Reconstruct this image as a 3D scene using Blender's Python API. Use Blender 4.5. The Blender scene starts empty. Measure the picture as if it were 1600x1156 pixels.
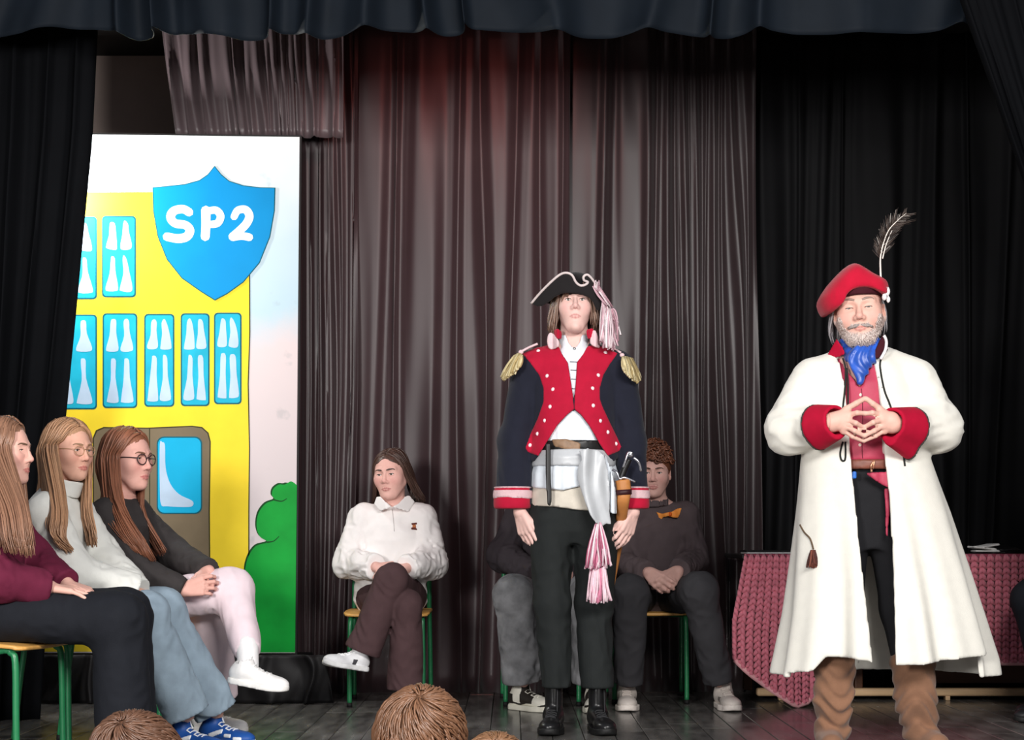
import bpy, bmesh, math, random
import numpy as np
from concurrent.futures import ThreadPoolExecutor
from mathutils import Vector, Matrix

# ---------------------------------------------------------------- camera, world, lights, exposure
F = 2600.0          # focal length in pixels of the 1600 x 1156 frame
CAM_H = 0.80        # lens height above the stage floor
HORIZON = 842.0
scene = bpy.context.scene
C = scene.collection
cam_data = bpy.data.cameras.new('camera')
cam_data.sensor_fit = 'HORIZONTAL'
cam_data.sensor_width = 36.0
cam_data.lens = 36.0 * F / 1600.0
cam_data.shift_y = (HORIZON - 578.0) / 1600.0
cam_data.clip_end = 100
cam = bpy.data.objects.new('camera', cam_data)
cam.location = (0, 0, CAM_H)
cam.rotation_euler = (math.pi / 2, 0, 0)
C.objects.link(cam)
scene.camera = cam

world = bpy.data.worlds.new('world')
scene.world = world
world.use_nodes = True
world.node_tree.nodes['Background'].inputs[0].default_value = (0.80, 0.86, 1.0, 1)
world.node_tree.nodes['Background'].inputs[1].default_value = 0.27


def lamp(name, kind, loc, target, power, color=(1, 1, 1), size=1.0, size_y=None, spot=None, blend=0.5):
    d = bpy.data.lights.new(name, kind)
    d.energy = power
    d.color = color
    if kind == 'AREA':
        d.size = size
        if size_y:
            d.shape = 'RECTANGLE'
            d.size_y = size_y
    else:
        d.shadow_soft_size = size
    if spot:
        d.spot_size = math.radians(spot)
        d.spot_blend = blend
    o = bpy.data.objects.new(name, d)
    o.location = loc
    o.rotation_euler = (Vector(target) - Vector(loc)).to_track_quat('-Z', 'Y').to_euler()
    C.objects.link(o)
    return o


# a hall window behind the audience, an unseen fill light added high in the hall, a stage spotlight and a small lamp behind the wing on the painted board, a dim red stage lamp
lamp('hall_window_light', 'AREA', (-2.4, -0.8, 1.9), (0.3, 7.6, 0.7), 350, (1.0, 0.975, 0.95), 1.0, 1.0)
lamp('hall_fill_light', 'AREA', (1.7, 1.2, 2.9), (0.0, 7.2, 0.8), 290, (1.0, 0.97, 0.94), 2.4, 0.9)
lamp('board_spotlight', 'SPOT', (-0.6, 4.2, 3.3), (-1.95, 8.15, 1.75), 230, (1.0, 0.98, 0.95), 0.15, spot=30, blend=1.0)
lamp('wing_lamp', 'POINT', (-2.30, 7.90, 2.50), (0, 8, 0), 75, (1.0, 0.99, 0.97), 0.05)
lamp('red_stage_lamp', 'SPOT', (-0.1, 7.25, 3.35), (-0.25, 8.62, 2.3), 26, (1.0, 0.20, 0.17), 0.12, spot=95, blend=1.0)

vs = scene.view_settings
vs.view_transform = 'Standard'
vs.look = 'None'
vs.gamma = 1.0
vs.use_curve_mapping = False
vs.exposure = 0.0


def P(px, py, d):
    """World point at depth d seen at a position of the 1600 x 1156 frame."""
    return np.array([(px - 800.0) * d / F, d, CAM_H + (HORIZON - py) * d / F])


# ---------------------------------------------------------------- materials
def lin(c):
    return tuple(((v / 255.0) / 12.92 if v / 255.0 <= 0.04045 else ((v / 255.0 + 0.055) / 1.055) ** 2.4) for v in c)


MATS = {}


def mat(name, rgb, rough=0.7, var=0.12, scale=40.0, bump=0.0, bscale=300.0, spec=0.35, metal=0.0, sheen=0.0,
        attr=False, stretch=(1, 1, 1), emit=0.0, coat=0.0, trans=0.0):
    if name in MATS:
        return MATS[name]
    m = bpy.data.materials.new(name)
    m.use_nodes = True
    nt = m.node_tree
    b = nt.nodes['Principled BSDF']
    b.inputs['Roughness'].default_value = rough
    b.inputs['Specular IOR Level'].default_value = spec
    b.inputs['Metallic'].default_value = metal
    b.inputs['Sheen Weight'].default_value = sheen
    b.inputs['Coat Weight'].default_value = coat
    b.inputs['Transmission Weight'].default_value = trans
    tc = nt.nodes.new('ShaderNodeTexCoord')
    mp = nt.nodes.new('ShaderNodeMapping')
    mp.inputs['Scale'].default_value = stretch
    nt.links.new(tc.outputs['Object'], mp.inputs['Vector'])
    nz = nt.nodes.new('ShaderNodeTexNoise')
    nz.inputs['Scale'].default_value = scale
    nz.inputs['Detail'].default_value = 4
    nt.links.new(mp.outputs['Vector'], nz.inputs['Vector'])
    mr = nt.nodes.new('ShaderNodeMapRange')
    mr.inputs[1].default_value = 0.3
    mr.inputs[2].default_value = 0.7
    mr.inputs[3].default_value = 1 - var
    mr.inputs[4].default_value = 1 + var
    nt.links.new(nz.outputs['Fac'], mr.inputs[0])
    mul = nt.nodes.new('ShaderNodeVectorMath')
    mul.operation = 'SCALE'
    nt.links.new(mr.outputs[0], mul.inputs['Scale'])
    if attr:
        at = nt.nodes.new('ShaderNodeAttribute')
        at.attribute_name = 'Col'
        nt.links.new(at.outputs['Color'], mul.inputs[0])
    else:
        mul.inputs[0].default_value = lin(rgb)
    nt.links.new(mul.outputs[0], b.inputs['Base Color'])
    if bump > 0:
        n2 = nt.nodes.new('ShaderNodeTexNoise')
        n2.inputs['Scale'].default_value = bscale
        n2.inputs['Detail'].default_value = 2
        nt.links.new(mp.outputs['Vector'], n2.inputs['Vector'])
        bp = nt.nodes.new('ShaderNodeBump')
        bp.inputs['Strength'].default_value = bump
        bp.inputs['Distance'].default_value = 0.004
        nt.links.new(n2.outputs['Fac'], bp.inputs['Height'])
        nt.links.new(bp.outputs['Normal'], b.inputs['Normal'])
    MATS[name] = m
    return m


# ---------------------------------------------------------------- object helpers
def np_mesh(name, V, faces_list):
    """Mesh from an (n,3) array and a list of (m,k) index arrays."""
    me = bpy.data.meshes.new(name)
    V = np.asarray(V, np.float32)
    me.vertices.add(len(V))
    me.vertices.foreach_set('co', V.ravel())
    faces_list = [np.asarray(f, np.int32) for f in faces_list if len(f)]
    nl = sum(f.size for f in faces_list)
    nf = sum(len(f) for f in faces_list)
    me.loops.add(nl)
    me.loops.foreach_set('vertex_index', np.concatenate([f.ravel() for f in faces_list]))
    me.polygons.add(nf)
    starts = []
    s = 0
    for f in faces_list:
        starts.append(s + np.arange(len(f)) * f.shape[1])
        s += f.size
    me.polygons.foreach_set('loop_start', np.concatenate(starts).astype(np.int32))
    me.update(calc_edges=True)
    me.validate()
    return me


def shade(me, smooth=True):
    me.polygons.foreach_set('use_smooth', np.full(len(me.polygons), smooth, dtype=bool))


def link(name, me, m=None, parent=None, origin=None):
    """Link a mesh given in world coordinates; origin (or the parent's place) becomes its own origin."""
    o = bpy.data.objects.new(name, me)
    C.objects.link(o)
    if m:
        me.materials.append(m)
    org = None
    if origin is not None:
        org = np.asarray(origin, float)
        o.location = org
    if parent is not None:
        o.parent = parent
        org = np.array(world_origin(parent))
        if origin is not None:
            o.location = np.asarray(origin, float) - org
            org = np.asarray(origin, float)
    if org is not None:
        n = len(me.vertices)
        co = np.empty(n * 3, np.float32)
        me.vertices.foreach_get('co', co)
        co = co.reshape(-1, 3) - org.astype(np.float32)
        me.vertices.foreach_set('co', co.ravel())
        me.update()
    return o


def world_origin(o):
    v = Vector((0, 0, 0))
    while o is not None:
        v = v + o.location
        o = o.parent
    return v


def tag(o, label, cat, group=None, kind=None):
    if label:
        o['label'] = label
    if cat:
        o['category'] = cat
    if group:
        o['group'] = group
    if kind:
        o['kind'] = kind
    return o


def thing(name, loc, label, cat, group=None):
    o = bpy.data.objects.new(name, None)
    o.empty_display_size = 0.1
    o.location = loc
    C.objects.link(o)
    return tag(o, label, cat, group)


def copy_tree(o, parent=None):
    c = o.copy()
    C.objects.link(c)
    c.parent = parent
    for ch in list(o.children):
        copy_tree(ch, c)
    return c


def box_mesh(name, lo, hi, bevel=0.0, seg=2):
    bm = bmesh.new()
    bmesh.ops.create_cube(bm, size=1)
    lo = Vector(lo)
    hi = Vector(hi)
    for v in bm.verts:
        v.co = Vector(((lo[i] + hi[i]) / 2 + v.co[i] * (hi[i] - lo[i]) for i in range(3)))
    if bevel > 0:
        bmesh.ops.bevel(bm, geom=list(bm.edges), offset=bevel, segments=seg, profile=0.5, affect='EDGES')
    me = bpy.data.meshes.new(name)
    bm.to_mesh(me)
    bm.free()
    return me


def prism_mesh(name, polys, y0, y1):
    """polys: list of (n,2) world x,z outlines, extruded from y0 (front) to y1."""
    V = []
    faces = {}
    for pi, p in enumerate(polys):
        n = len(p)
        b = len(V)
        yf = y0[pi] if isinstance(y0, (list, tuple)) else y0
        V += [(x, yf, z) for x, z in p] + [(x, y1, z) for x, z in p]
        faces.setdefault(n, []).append([b + i for i in range(n)])
        faces.setdefault(n, []).append([b + n + i for i in range(n - 1, -1, -1)])
        for i in range(n):
            j = (i + 1) % n
            faces.setdefault(4, []).append([b + j, b + i, b + n + i, b + n + j])
    me = np_mesh(name, V, [np.array(f) for f in faces.values()])
    bm = bmesh.new()
    bm.from_mesh(me)
    bmesh.ops.recalc_face_normals(bm, faces=bm.faces)
    bm.to_mesh(me)
    bm.free()
    shade(me, False)
    return me


def catmull(pts, n=8, closed=False):
    pts = np.asarray(pts, float)
    k = len(pts)
    out = []
    rng = range(k) if closed else range(k - 1)
    for i in rng:
        if closed:
            p0, p1, p2, p3 = pts[(i - 1) % k], pts[i], pts[(i + 1) % k], pts[(i + 2) % k]
        else:
            p0, p1, p2, p3 = pts[max(i - 1, 0)], pts[i], pts[i + 1], pts[min(i + 2, k - 1)]
        for t in np.arange(n) / n:
            out.append(0.5 * ((2 * p1) + (-p0 + p2) * t + (2 * p0 - 5 * p1 + 4 * p2 - p3) * t ** 2 + (-p0 + 3 * p1 - 3 * p2 + p3) * t ** 3))
    if not closed:
        out.append(pts[-1])
    return np.array(out)


def tubes_mesh(name, lines, sides=5, cols=None, flat=1.0):
    """lines: list of (pts (k,3), radii (k)); each a capped tapered tube; cols: a colour per line."""
    V, Q, T, CO = [], [], [], []
    base = 0
    ang = np.arange(sides) * 2 * np.pi / sides
    for li, (pts, rad) in enumerate(lines):
        pts = np.asarray(pts, float)
        k = len(pts)
        rad = np.broadcast_to(np.asarray(rad, float), (k,))
        tan = np.gradient(pts, axis=0)
        tan /= np.linalg.norm(tan, axis=1)[:, None] + 1e-9
        ref = np.array([0.0, 1.0, 0.0]) if abs(tan[:, 1].mean()) < 0.8 else np.array([1.0, 0, 0])
        u = np.cross(tan, ref)
        u /= np.linalg.norm(u, axis=1)[:, None] + 1e-9
        v = np.cross(tan, u)
        ring = pts[:, None, :] + rad[:, None, None] * (np.cos(ang)[None, :, None] * u[:, None, :] + flat * np.sin(ang)[None, :, None] * v[:, None, :])
        V.append(ring.reshape(-1, 3))
        i = np.arange(k - 1)[:, None] * sides + base
        j = np.arange(sides)[None, :]
        jn = (j + 1) % sides
        Q.append(np.stack([i + j, i + jn, i + sides + jn, i + sides + j], -1).reshape(-1, 4))
        c0 = base + k * sides
        V.append(np.stack([pts[0], pts[-1]]))
        jj = np.arange(sides)
        T.append(np.stack([np.full(sides, c0), base + (jj + 1) % sides, base + jj], -1))
        T.append(np.stack([np.full(sides, c0 + 1), base + (k - 1) * sides + jj, base + (k - 1) * sides + (jj + 1) % sides], -1))
        if cols is not None:
            CO.append(np.broadcast_to(np.asarray(cols[li]), (k * sides + 2, 3)))
        base = c0 + 2
    me = np_mesh(name, np.concatenate(V), [np.concatenate(Q), np.concatenate(T)])
    shade(me)
    if cols is not None:
        set_col(me, np.concatenate(CO))
    return me


def set_col(me, rgb):
    a = me.color_attributes.new('Col', 'FLOAT_COLOR', 'POINT')
    rgba = np.ones((len(me.vertices), 4), np.float32)
    rgba[:, :3] = rgb
    a.data.foreach_set('color', rgba.ravel())


# ---------------------------------------------------------------- signed distance sculpting
def smin(a, b, k):
    if k <= 0:
        return np.minimum(a, b)
    h = np.clip(0.5 + 0.5 * (b - a) / k, 0, 1)
    return b + (a - b) * h - k * h * (1 - h)


def smax(a, b, k):
    return -smin(-a, -b, k)


def unit(v):
    v = np.asarray(v, float)
    return v / (np.linalg.norm(v) + 1e-12)


def cone(a, b, ra, rb=None, n=None, f=1.0):
    """Tapered capsule from a to b; f widens it (f > 1) or flattens it (f < 1) along n."""
    a = np.asarray(a, np.float32)
    b = np.asarray(b, np.float32)
    rb = ra if rb is None else rb
    ba = b - a
    L = float(ba @ ba) + 1e-12
    nn = None if n is None else unit(n).astype(np.float32)

    def g(p):
        q = p - a
        t = np.clip((q @ ba) / L, 0, 1)
        o = q - t[:, None] * ba
        if nn is not None:
            o = o + ((o @ nn) * (1 / f - 1))[:, None] * nn
        return np.sqrt((o * o).sum(1)) - (ra + (rb - ra) * t)
    return g


def chain(pts, rads, k=0.02, n=None, f=1.0):
    return union([cone(pts[i], pts[i + 1], rads[i], rads[i + 1], n, f) for i in range(len(pts) - 1)], k)


def ell(c, r, R=None):
    c = np.asarray(c, np.float32)
    r = np.asarray(r, np.float32)
    m = float(min(r))

    def g(p):
        q = p - c
        if R is not None:
            q = q @ R.astype(np.float32)
        k0 = np.sqrt(((q / r) ** 2).sum(1))
        k1 = np.sqrt(((q / (r * r)) ** 2).sum(1)) + 1e-9
        return np.where(k0 < 0.3, -m * 0.7, k0 * (k0 - 1.0) / k1)
    return g


def rbox(c, h, r, R=None):
    c = np.asarray(c, np.float32)
    h = np.asarray(h, np.float32) - r

    def g(p):
        q = p - c
        if R is not None:
            q = q @ R.astype(np.float32)
        q = np.abs(q) - h
        return np.sqrt((np.maximum(q, 0) ** 2).sum(1)) + np.minimum(q.max(1), 0) - r
    return g


def zloft(knots, fold=None, origin=None, R=None):
    """Stack of ellipses along local z: knots (z, cx, cy, a, b); fold(theta, z) scales the outline."""
    kn = np.array(sorted(knots), np.float32)
    z0, z1 = kn[0, 0], kn[-1, 0]

    def g(p):
        q = p
        if origin is not None:
            q = q - np.asarray(origin, np.float32)
        if R is not None:
            q = q @ R.astype(np.float32)
        z = q[:, 2]
        cx, cy, a, b = (np.interp(z, kn[:, 0], kn[:, i]) for i in (1, 2, 3, 4))
        x = q[:, 0] - cx
        y = q[:, 1] - cy
        rho = np.sqrt((x / a) ** 2 + (y / b) ** 2)
        if fold is not None:
            rho = rho / (1 + fold(np.arctan2(y, x), z))
        d = (rho - 1) * np.minimum(a, b)
        return np.maximum(d, np.maximum(z0 - z, z - z1))
    return g


def union(fs, k=0.0):
    def g(p):
        d = fs[0](p)
        for f in fs[1:]:
            d = smin(d, f(p), k)
        return d
    return g


def lazy_max(d, p, f, sign=1.0, k=0.0):
    """max(d, sign * f(p)), working f out only where d is inside or near the surface."""
    m = d < 0.02
    if m.any():
        v = sign * f(p[m])
        d = d.astype(np.float32)
        d[m] = np.maximum(d[m], v) if k <= 0 else smax(d[m], v, k)
    return d


def inter(*fs):
    def g(p):
        d = fs[0](p)
        for f in fs[1:]:
            d = lazy_max(d, p, f)
        return d
    return g


def cut(f, *gs, k=0.0):
    def h(p):
        d = f(p)
        for g in gs:
            d = lazy_max(d, p, g, -1.0, k)
        return d
    return h


def grow(f, r):
    return lambda p: f(p) - r


def above(z):
    return lambda p: z - p[:, 2]


def below(z):
    return lambda p: p[:, 2] - z


def front(y):
    return lambda p: p[:, 1] - y


def poly2(pts, ax=(0, 2)):
    """Distance to an outline in two of the world axes, negative inside."""
    v = np.asarray(pts, np.float32)

    def g(p):
        q = p[:, list(ax)]
        d = np.full(len(q), 1e9, np.float32)
        s = np.ones(len(q), np.float32)
        n = len(v)
        for i in range(n):
            a = v[i]
            b = v[i - 1]
            e = b - a
            w = q - a
            t = np.clip((w @ e) / (e @ e + 1e-12), 0, 1)
            bb = w - t[:, None] * e
            d = np.minimum(d, (bb * bb).sum(1))
            c1 = q[:, 1] >= a[1]
            c2 = q[:, 1] < b[1]
            c3 = e[0] * w[:, 1] > e[1] * w[:, 0]
            flip = (c1 & c2 & c3) | (~c1 & ~c2 & ~c3)
            s = np.where(flip, -s, s)
        return s * np.sqrt(d)
    return g


def wob(p, freq=(10, 10, 10), seed=1, warp=1.3):
    rs = np.random.RandomState(seed)
    q = p * np.asarray(freq, np.float32)
    out = 0
    for _ in range(3):
        k1 = unit(rs.randn(3)).astype(np.float32)
        k2 = unit(rs.randn(3)).astype(np.float32)
        ph = rs.rand(2) * 6.28
        out = out + np.sin(q @ k1 + ph[0] + warp * np.sin(0.7 * (q @ k2) + ph[1]))
    return out / 3


def crease(p, freq=(45, 45, 45), seed=1, warp=1.6):
    """Cloth folds: soft bulges between narrow valleys, in about -1..1."""
    w = wob(p, freq, seed, warp)
    v = wob(p, np.asarray(freq) * 0.45, seed + 77, warp)
    return (np.abs(w) * 1.7 - 0.6) * 0.6 * (0.55 + 0.45 * v) + 0.5 * v


def rumple(f, amp, freq, seed=1, warp=1.3):
    return lambda p: f(p) + amp * wob(p, freq, seed, warp)


POOL = ThreadPoolExecutor(4)


def nets(f, lo, hi, h, slack=1.5):
    """Surface nets over a box, evaluated only near the surface."""
    B = 8
    lo = np.asarray(lo, float) - 2 * h
    n = (np.ceil((np.asarray(hi, float) + 2 * h - lo) / h / B).astype(int)) * B
    nb = n // B
    ii = np.stack(np.meshgrid(*[np.arange(k) for k in nb], indexing='ij'), -1).reshape(-1, 3)
    cen = (lo + (ii * B + (B - 1) / 2) * h).astype(np.float32)
    dc = f(cen)
    keep = np.abs(dc) < slack * h * B * 0.87
    V = np.repeat(np.repeat(np.repeat(np.where(dc < 0, -h, h).astype(np.float32).reshape(nb), B, 0), B, 1), B, 2)
    off = np.stack(np.meshgrid(*[np.arange(B)] * 3, indexing='ij'), -1).reshape(-1, 3)
    kb = ii[keep]
    def job(s):
        idx = (kb[s:s + 60, None, :] * B + off[None]).reshape(-1, 3)
        V[idx[:, 0], idx[:, 1], idx[:, 2]] = f((lo + idx * h).astype(np.float32))
    list(POOL.map(job, range(0, len(kb), 60)))
    # close the box
    V[0], V[-1], V[:, 0], V[:, -1], V[:, :, 0], V[:, :, -1] = h, h, h, h, h, h
    S = V < 0
    cnt = np.zeros(n - 1, np.int8)
    for dx in (0, 1):
        for dy in (0, 1):
            for dz in (0, 1):
                cnt += S[dx:n[0] - 1 + dx, dy:n[1] - 1 + dy, dz:n[2] - 1 + dz]
    act = (cnt > 0) & (cnt < 8)
    ci = np.argwhere(act)
    idmap = np.full(act.shape, -1, np.int32)
    idmap[act] = np.arange(len(ci))
    corners = np.array([(a, b, c) for a in (0, 1) for b in (0, 1) for c in (0, 1)])
    vals = np.stack([V[ci[:, 0] + c[0], ci[:, 1] + c[1], ci[:, 2] + c[2]] for c in corners], 1)
    acc = np.zeros((len(ci), 3))
    num = np.zeros(len(ci))
    for a in range(8):
        for b in range(a + 1, 8):
            if np.abs(corners[a] - corners[b]).sum() != 1:
                continue
            va, vb = vals[:, a], vals[:, b]
            m = (va < 0) != (vb < 0)
            t = np.where(m, va / np.where(m, va - vb, 1), 0)
            pt = corners[a] + t[:, None] * (corners[b] - corners[a])
            acc += np.where(m[:, None], pt, 0)
            num += m
    verts = lo + (ci + acc / np.maximum(num, 1)[:, None]) * h
    quads = []
    for ax in range(3):
        o1, o2 = [(1, 2), (2, 0), (0, 1)][ax]
        sl0 = [slice(1, -1)] * 3
        sl1 = [slice(1, -1)] * 3
        sl0[ax] = slice(0, -1)
        sl1[ax] = slice(1, None)
        A = S[tuple(sl0)]
        Bm = S[tuple(sl1)]
        ch = np.argwhere(A != Bm)
        base = ch.copy()
        for k in range(3):
            if k != ax:
                base[:, k] += 1
        ins = A[ch[:, 0], ch[:, 1], ch[:, 2]]
        e1 = np.zeros(3, int)
        e1[o1] = 1
        e2 = np.zeros(3, int)
        e2[o2] = 1
        q = np.stack([idmap[tuple((base - e1 - e2).T)], idmap[tuple((base - e2).T)], idmap[tuple(base.T)], idmap[tuple((base - e1).T)]], 1)
        q[~ins] = q[~ins][:, ::-1]
        quads.append(q)
    quads = np.concatenate(quads)
    quads = quads[(quads >= 0).all(1)]
    return verts, quads


VQ = 1.45            # coarser voxels for cloth and props


def sculpt(name, f, boxes, m, parent=None, col=None, origin=None, slack=1.5, exact=False):
    """boxes: list of (lo, hi, voxel); several boxes give one mesh with finer areas."""
    VV, QQ = [], []
    base = 0
    for lo, hi, h in boxes:
        v, q = nets(f, lo, hi, h * (VQ if h >= 0.003 and not exact else 1.0), slack)
        VV.append(v)
        QQ.append(q + base)
        base += len(v)
    V = np.concatenate(VV)
    if not len(V):
        print('EMPTY SCULPT', name)
        V = np.zeros((3, 3))
        QQ = [np.array([[0, 1, 2, 0]])]
    me = np_mesh(name, V, [np.concatenate(QQ)])
    shade(me)
    if col is not None:
        set_col(me, col(V.astype(np.float32)))
    return link(name, me, m, parent, origin)


def box_of(pts, pad):
    pts = np.asarray(pts, float)
    return pts.min(0) - pad, pts.max(0) + pad


def rot(yaw=0, pitch=0, roll=0):
    """Yaw turns towards the viewer's right, pitch lifts the face, roll tips the head to the viewer's right."""
    a = Matrix.Rotation(math.radians(yaw), 3, 'Z') @ Matrix.Rotation(math.radians(roll), 3, 'Y') @ Matrix.Rotation(math.radians(-pitch), 3, 'X')
    return np.array(a, dtype=float)
# ---------------------------------------------------------------- setting: stage floor, hall floor, back wall
random.seed(7)
rs0 = np.random.RandomState(11)

STAGE_F, STAGE_B = 4.75, 9.3
m_under = mat('stage_underfloor_black', (16, 15, 15), 0.8)
sub = link('floor', box_mesh('floor', (-3.6, STAGE_F + 0.02, -0.12), (3.6, STAGE_B, -0.021)), m_under)
tag(sub, 'dark stage floor of worn black boards', None, kind='structure')


def plank_material():
    m = bpy.data.materials.new('worn_black_boards')
    m.use_nodes = True
    nt = m.node_tree
    b = nt.nodes['Principled BSDF']
    oi = nt.nodes.new('ShaderNodeObjectInfo')
    tc = nt.nodes.new('ShaderNodeTexCoord')
    mp = nt.nodes.new('ShaderNodeMapping')
    mp.inputs['Scale'].default_value = (9, 3.0, 9)
    nt.links.new(tc.outputs['Object'], mp.inputs['Vector'])
    add = nt.nodes.new('ShaderNodeVectorMath')
    nt.links.new(mp.outputs[0], add.inputs[0])
    nt.links.new(oi.outputs['Location'], add.inputs[1])
    nz = nt.nodes.new('ShaderNodeTexNoise')
    nz.inputs['Scale'].default_value = 1.4
    nz.inputs['Detail'].default_value = 6
    nt.links.new(add.outputs[0], nz.inputs['Vector'])
    cr = nt.nodes.new('ShaderNodeValToRGB')
    cr.color_ramp.elements[0].position = 0.35
    cr.color_ramp.elements[0].color = (*lin((72, 70, 68)), 1)
    cr.color_ramp.elements[1].position = 0.75
    cr.color_ramp.elements[1].color = (*lin((122, 119, 115)), 1)
    nt.links.new(nz.outputs['Fac'], cr.inputs[0])
    hs = nt.nodes.new('ShaderNodeHueSaturation')
    mr = nt.nodes.new('ShaderNodeMapRange')
    mr.inputs[3].default_value = 0.75
    mr.inputs[4].default_value = 1.25
    nt.links.new(oi.outputs['Random'], mr.inputs[0])
    nt.links.new(mr.outputs[0], hs.inputs['Value'])
    nt.links.new(cr.outputs[0], hs.inputs['Color'])
    nt.links.new(hs.outputs[0], b.inputs['Base Color'])
    rr = nt.nodes.new('ShaderNodeMapRange')
    rr.inputs[3].default_value = 0.12
    rr.inputs[4].default_value = 0.36
    nt.links.new(nz.outputs['Fac'], rr.inputs[0])
    nt.links.new(rr.outputs[0], b.inputs['Roughness'])
    b.inputs['Specular IOR Level'].default_value = 0.7
    return m


m_plank = plank_material()
PW = 0.128
plank_me = box_mesh('plank', (-PW / 2 + 0.0015, -0.5, -0.02), (PW / 2 - 0.0015, 0.5, 0.0), 0.002, 1)
plank_me.materials.append(m_plank)
for r in range(-21, 22):
    y = STAGE_F - rs0.rand() * 0.9
    while y < STAGE_B:
        L = 1.0 + rs0.rand() * 0.7
        y0, y1 = max(y, STAGE_F), min(y + L, STAGE_B)
        if y1 - y0 > 0.05:
            o = bpy.data.objects.new('plank', plank_me)
            C.objects.link(o)
            o.parent = sub
            o.location = (r * PW + 0.1, (y0 + y1) / 2, rs0.rand() * 0.0008 - 0.0004)
            o.scale = (1, (y1 - y0) - 0.003, 1)
        y += L

m_face = mat('stage_front_brown', (52, 40, 34), 0.6)
tag(link('wall_stage_front', box_mesh('wall_stage_front', (-3.6, STAGE_F - 0.03, -0.78), (3.6, STAGE_F + 0.02, -0.001)), m_face), 'brown boarded front of the stage', None, kind='structure')
m_hall = mat('hall_parquet_brown', (120, 92, 66), 0.4, 0.2, 6)
tag(link('floor_hall', box_mesh('floor_hall', (-4.4, -3.0, -0.86), (4.4, STAGE_F - 0.03, -0.78)), m_hall), 'brown hall floor in front of the stage', None, kind='structure')
m_wall = mat('grey_brown_wall', (176, 158, 150), 0.85, 0.06, 5)
tag(link('wall_back', box_mesh('wall_back', (-3.8, STAGE_B, -0.8), (3.8, STAGE_B + 0.1, 4.2)), m_wall), 'plain grey brown wall behind the stage curtains', None, kind='structure')


m_side = mat('dark_grey_side_wall', (66, 60, 58), 0.85, 0.06, 5)
tag(link('wall_left', box_mesh('wall_left', (-3.72, STAGE_F, -0.8), (-3.6, STAGE_B, 3.5)), m_side), 'dark grey side wall of the stage behind the wing curtain', None, kind='structure')
tag(link('wall_right', box_mesh('wall_right', (3.6, STAGE_F, -0.8), (3.72, STAGE_B, 3.5)), m_side), 'dark grey side wall of the stage beyond the table', None, kind='structure')
tag(link('ceiling', box_mesh('ceiling', (-3.6, 7.15, 3.5), (3.6, STAGE_B, 3.56)), m_under), 'black ceiling over the back of the stage', None, kind='structure')


# ---------------------------------------------------------------- curtains
def curtain(name, m, left, right, z0, z1, d, n_folds, amp, seed, rows=36, hem=None, sharp=1.0, drift=0.6, res=0.008, h2=0.32, h3=0.22, ridge=False):
    """A hanging cloth of pleats; left and right are lists of (px, py) edge points read at depth d."""
    rs = np.random.RandomState(seed)
    le = np.array(sorted([(P(x, y, d)[2], P(x, y, d)[0]) for x, y in left]))
    re = np.array(sorted([(P(x, y, d)[2], P(x, y, d)[0]) for x, y in right]))
    w = abs(re[:, 1].mean() - le[:, 1].mean())
    nc = int(w / res)
    u = np.linspace(0, 1, nc)
    # uneven pleats: a random warp of the phase
    knots = np.cumsum(0.35 + rs.rand(n_folds + 1) ** 1.6 * 1.6)
    knots = (knots - knots[0]) / (knots[-1] - knots[0])
    ph0 = np.interp(u, knots, np.arange(n_folds + 1))
    ampu = np.interp(u, np.linspace(0, 1, n_folds + 1), 0.45 + rs.rand(n_folds + 1) * 0.9)
    V = []
    for i in range(rows):
        t = i / (rows - 1)
        z = z1 + (z0 - z1) * t
        x0 = np.interp(z, le[:, 0], le[:, 1])
        x1 = np.interp(z, re[:, 0], re[:, 1])
        sway = drift * (np.sin(2.1 * t + 9 * u + seed) * 0.30 * t + 0.22 * np.sin(5.0 * t + 23 * u))
        ph = (ph0 + sway) * 2 * np.pi
        s = np.cos(ph) + h2 * np.cos(2 * ph + 1.1 + 3 * u) + h3 * np.cos(3.0 * ph + 7 * u + 1.5 * t)
        s = np.sign(s) * np.abs(s) ** sharp
        if ridge:
            s = 0.5 * s + 0.6 - 1.9 * (0.5 + 0.5 * np.cos(ph + 0.9 * np.sin(3 * u + 2 * t))) ** 5
        a = amp * ampu * (0.65 + 0.45 * t)
        y = d + a * s
        x = x0 + (x1 - x0) * u + 0.35 * a * np.sin(ph + 0.6)
        zz = np.full(nc, z)
        if hem is not None:
            zz = zz + hem * (np.cos(ph * 0.5 + 2 * u) * 0.6 + 0.4 * np.sin(17 * u)) * t ** 6
        V.append(np.stack([x, y, zz], 1))
    V = np.concatenate(V)
    i = np.arange(rows - 1)[:, None] * nc
    j = np.arange(nc - 1)[None, :]
    Q = np.stack([i + j, i + nc + j, i + nc + j + 1, i + j + 1], -1).reshape(-1, 4)
    me = np_mesh(name, V, [Q])
    shade(me)
    o = link(name, me, m, None, V.mean(0) * [1, 1, 0] + [0, 0, V[:, 2].min()])
    md = o.modifiers.new('thickness', 'SOLIDIFY')
    md.thickness = 0.003
    return o


m_plum = mat('plum_satin_curtain', (60, 43, 46), 0.45, 0.06, 6, spec=0.5, sheen=0.15)
m_plum2 = mat('dark_plum_satin_curtain', (54, 39, 42), 0.42, 0.06, 6, spec=0.5, sheen=0.15)
m_plum3 = mat('shade_dimmed_plum_satin', (46, 34, 36), 0.42, 0.06, 6, spec=0.5, sheen=0.15)  # same plum satin, darkened in its colour to stand for light falling off
m_black = mat('black_velvet_curtain', (15, 15, 17), 0.75, 0.08, 8, spec=0.15)
m_wing = mat('blue_black_velvet', (8, 9, 12), 0.85, 0.08, 8, spec=0.08)
m_val = mat('navy_black_velvet', (16, 23, 31), 0.7, 0.1, 8, spec=0.15)

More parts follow.
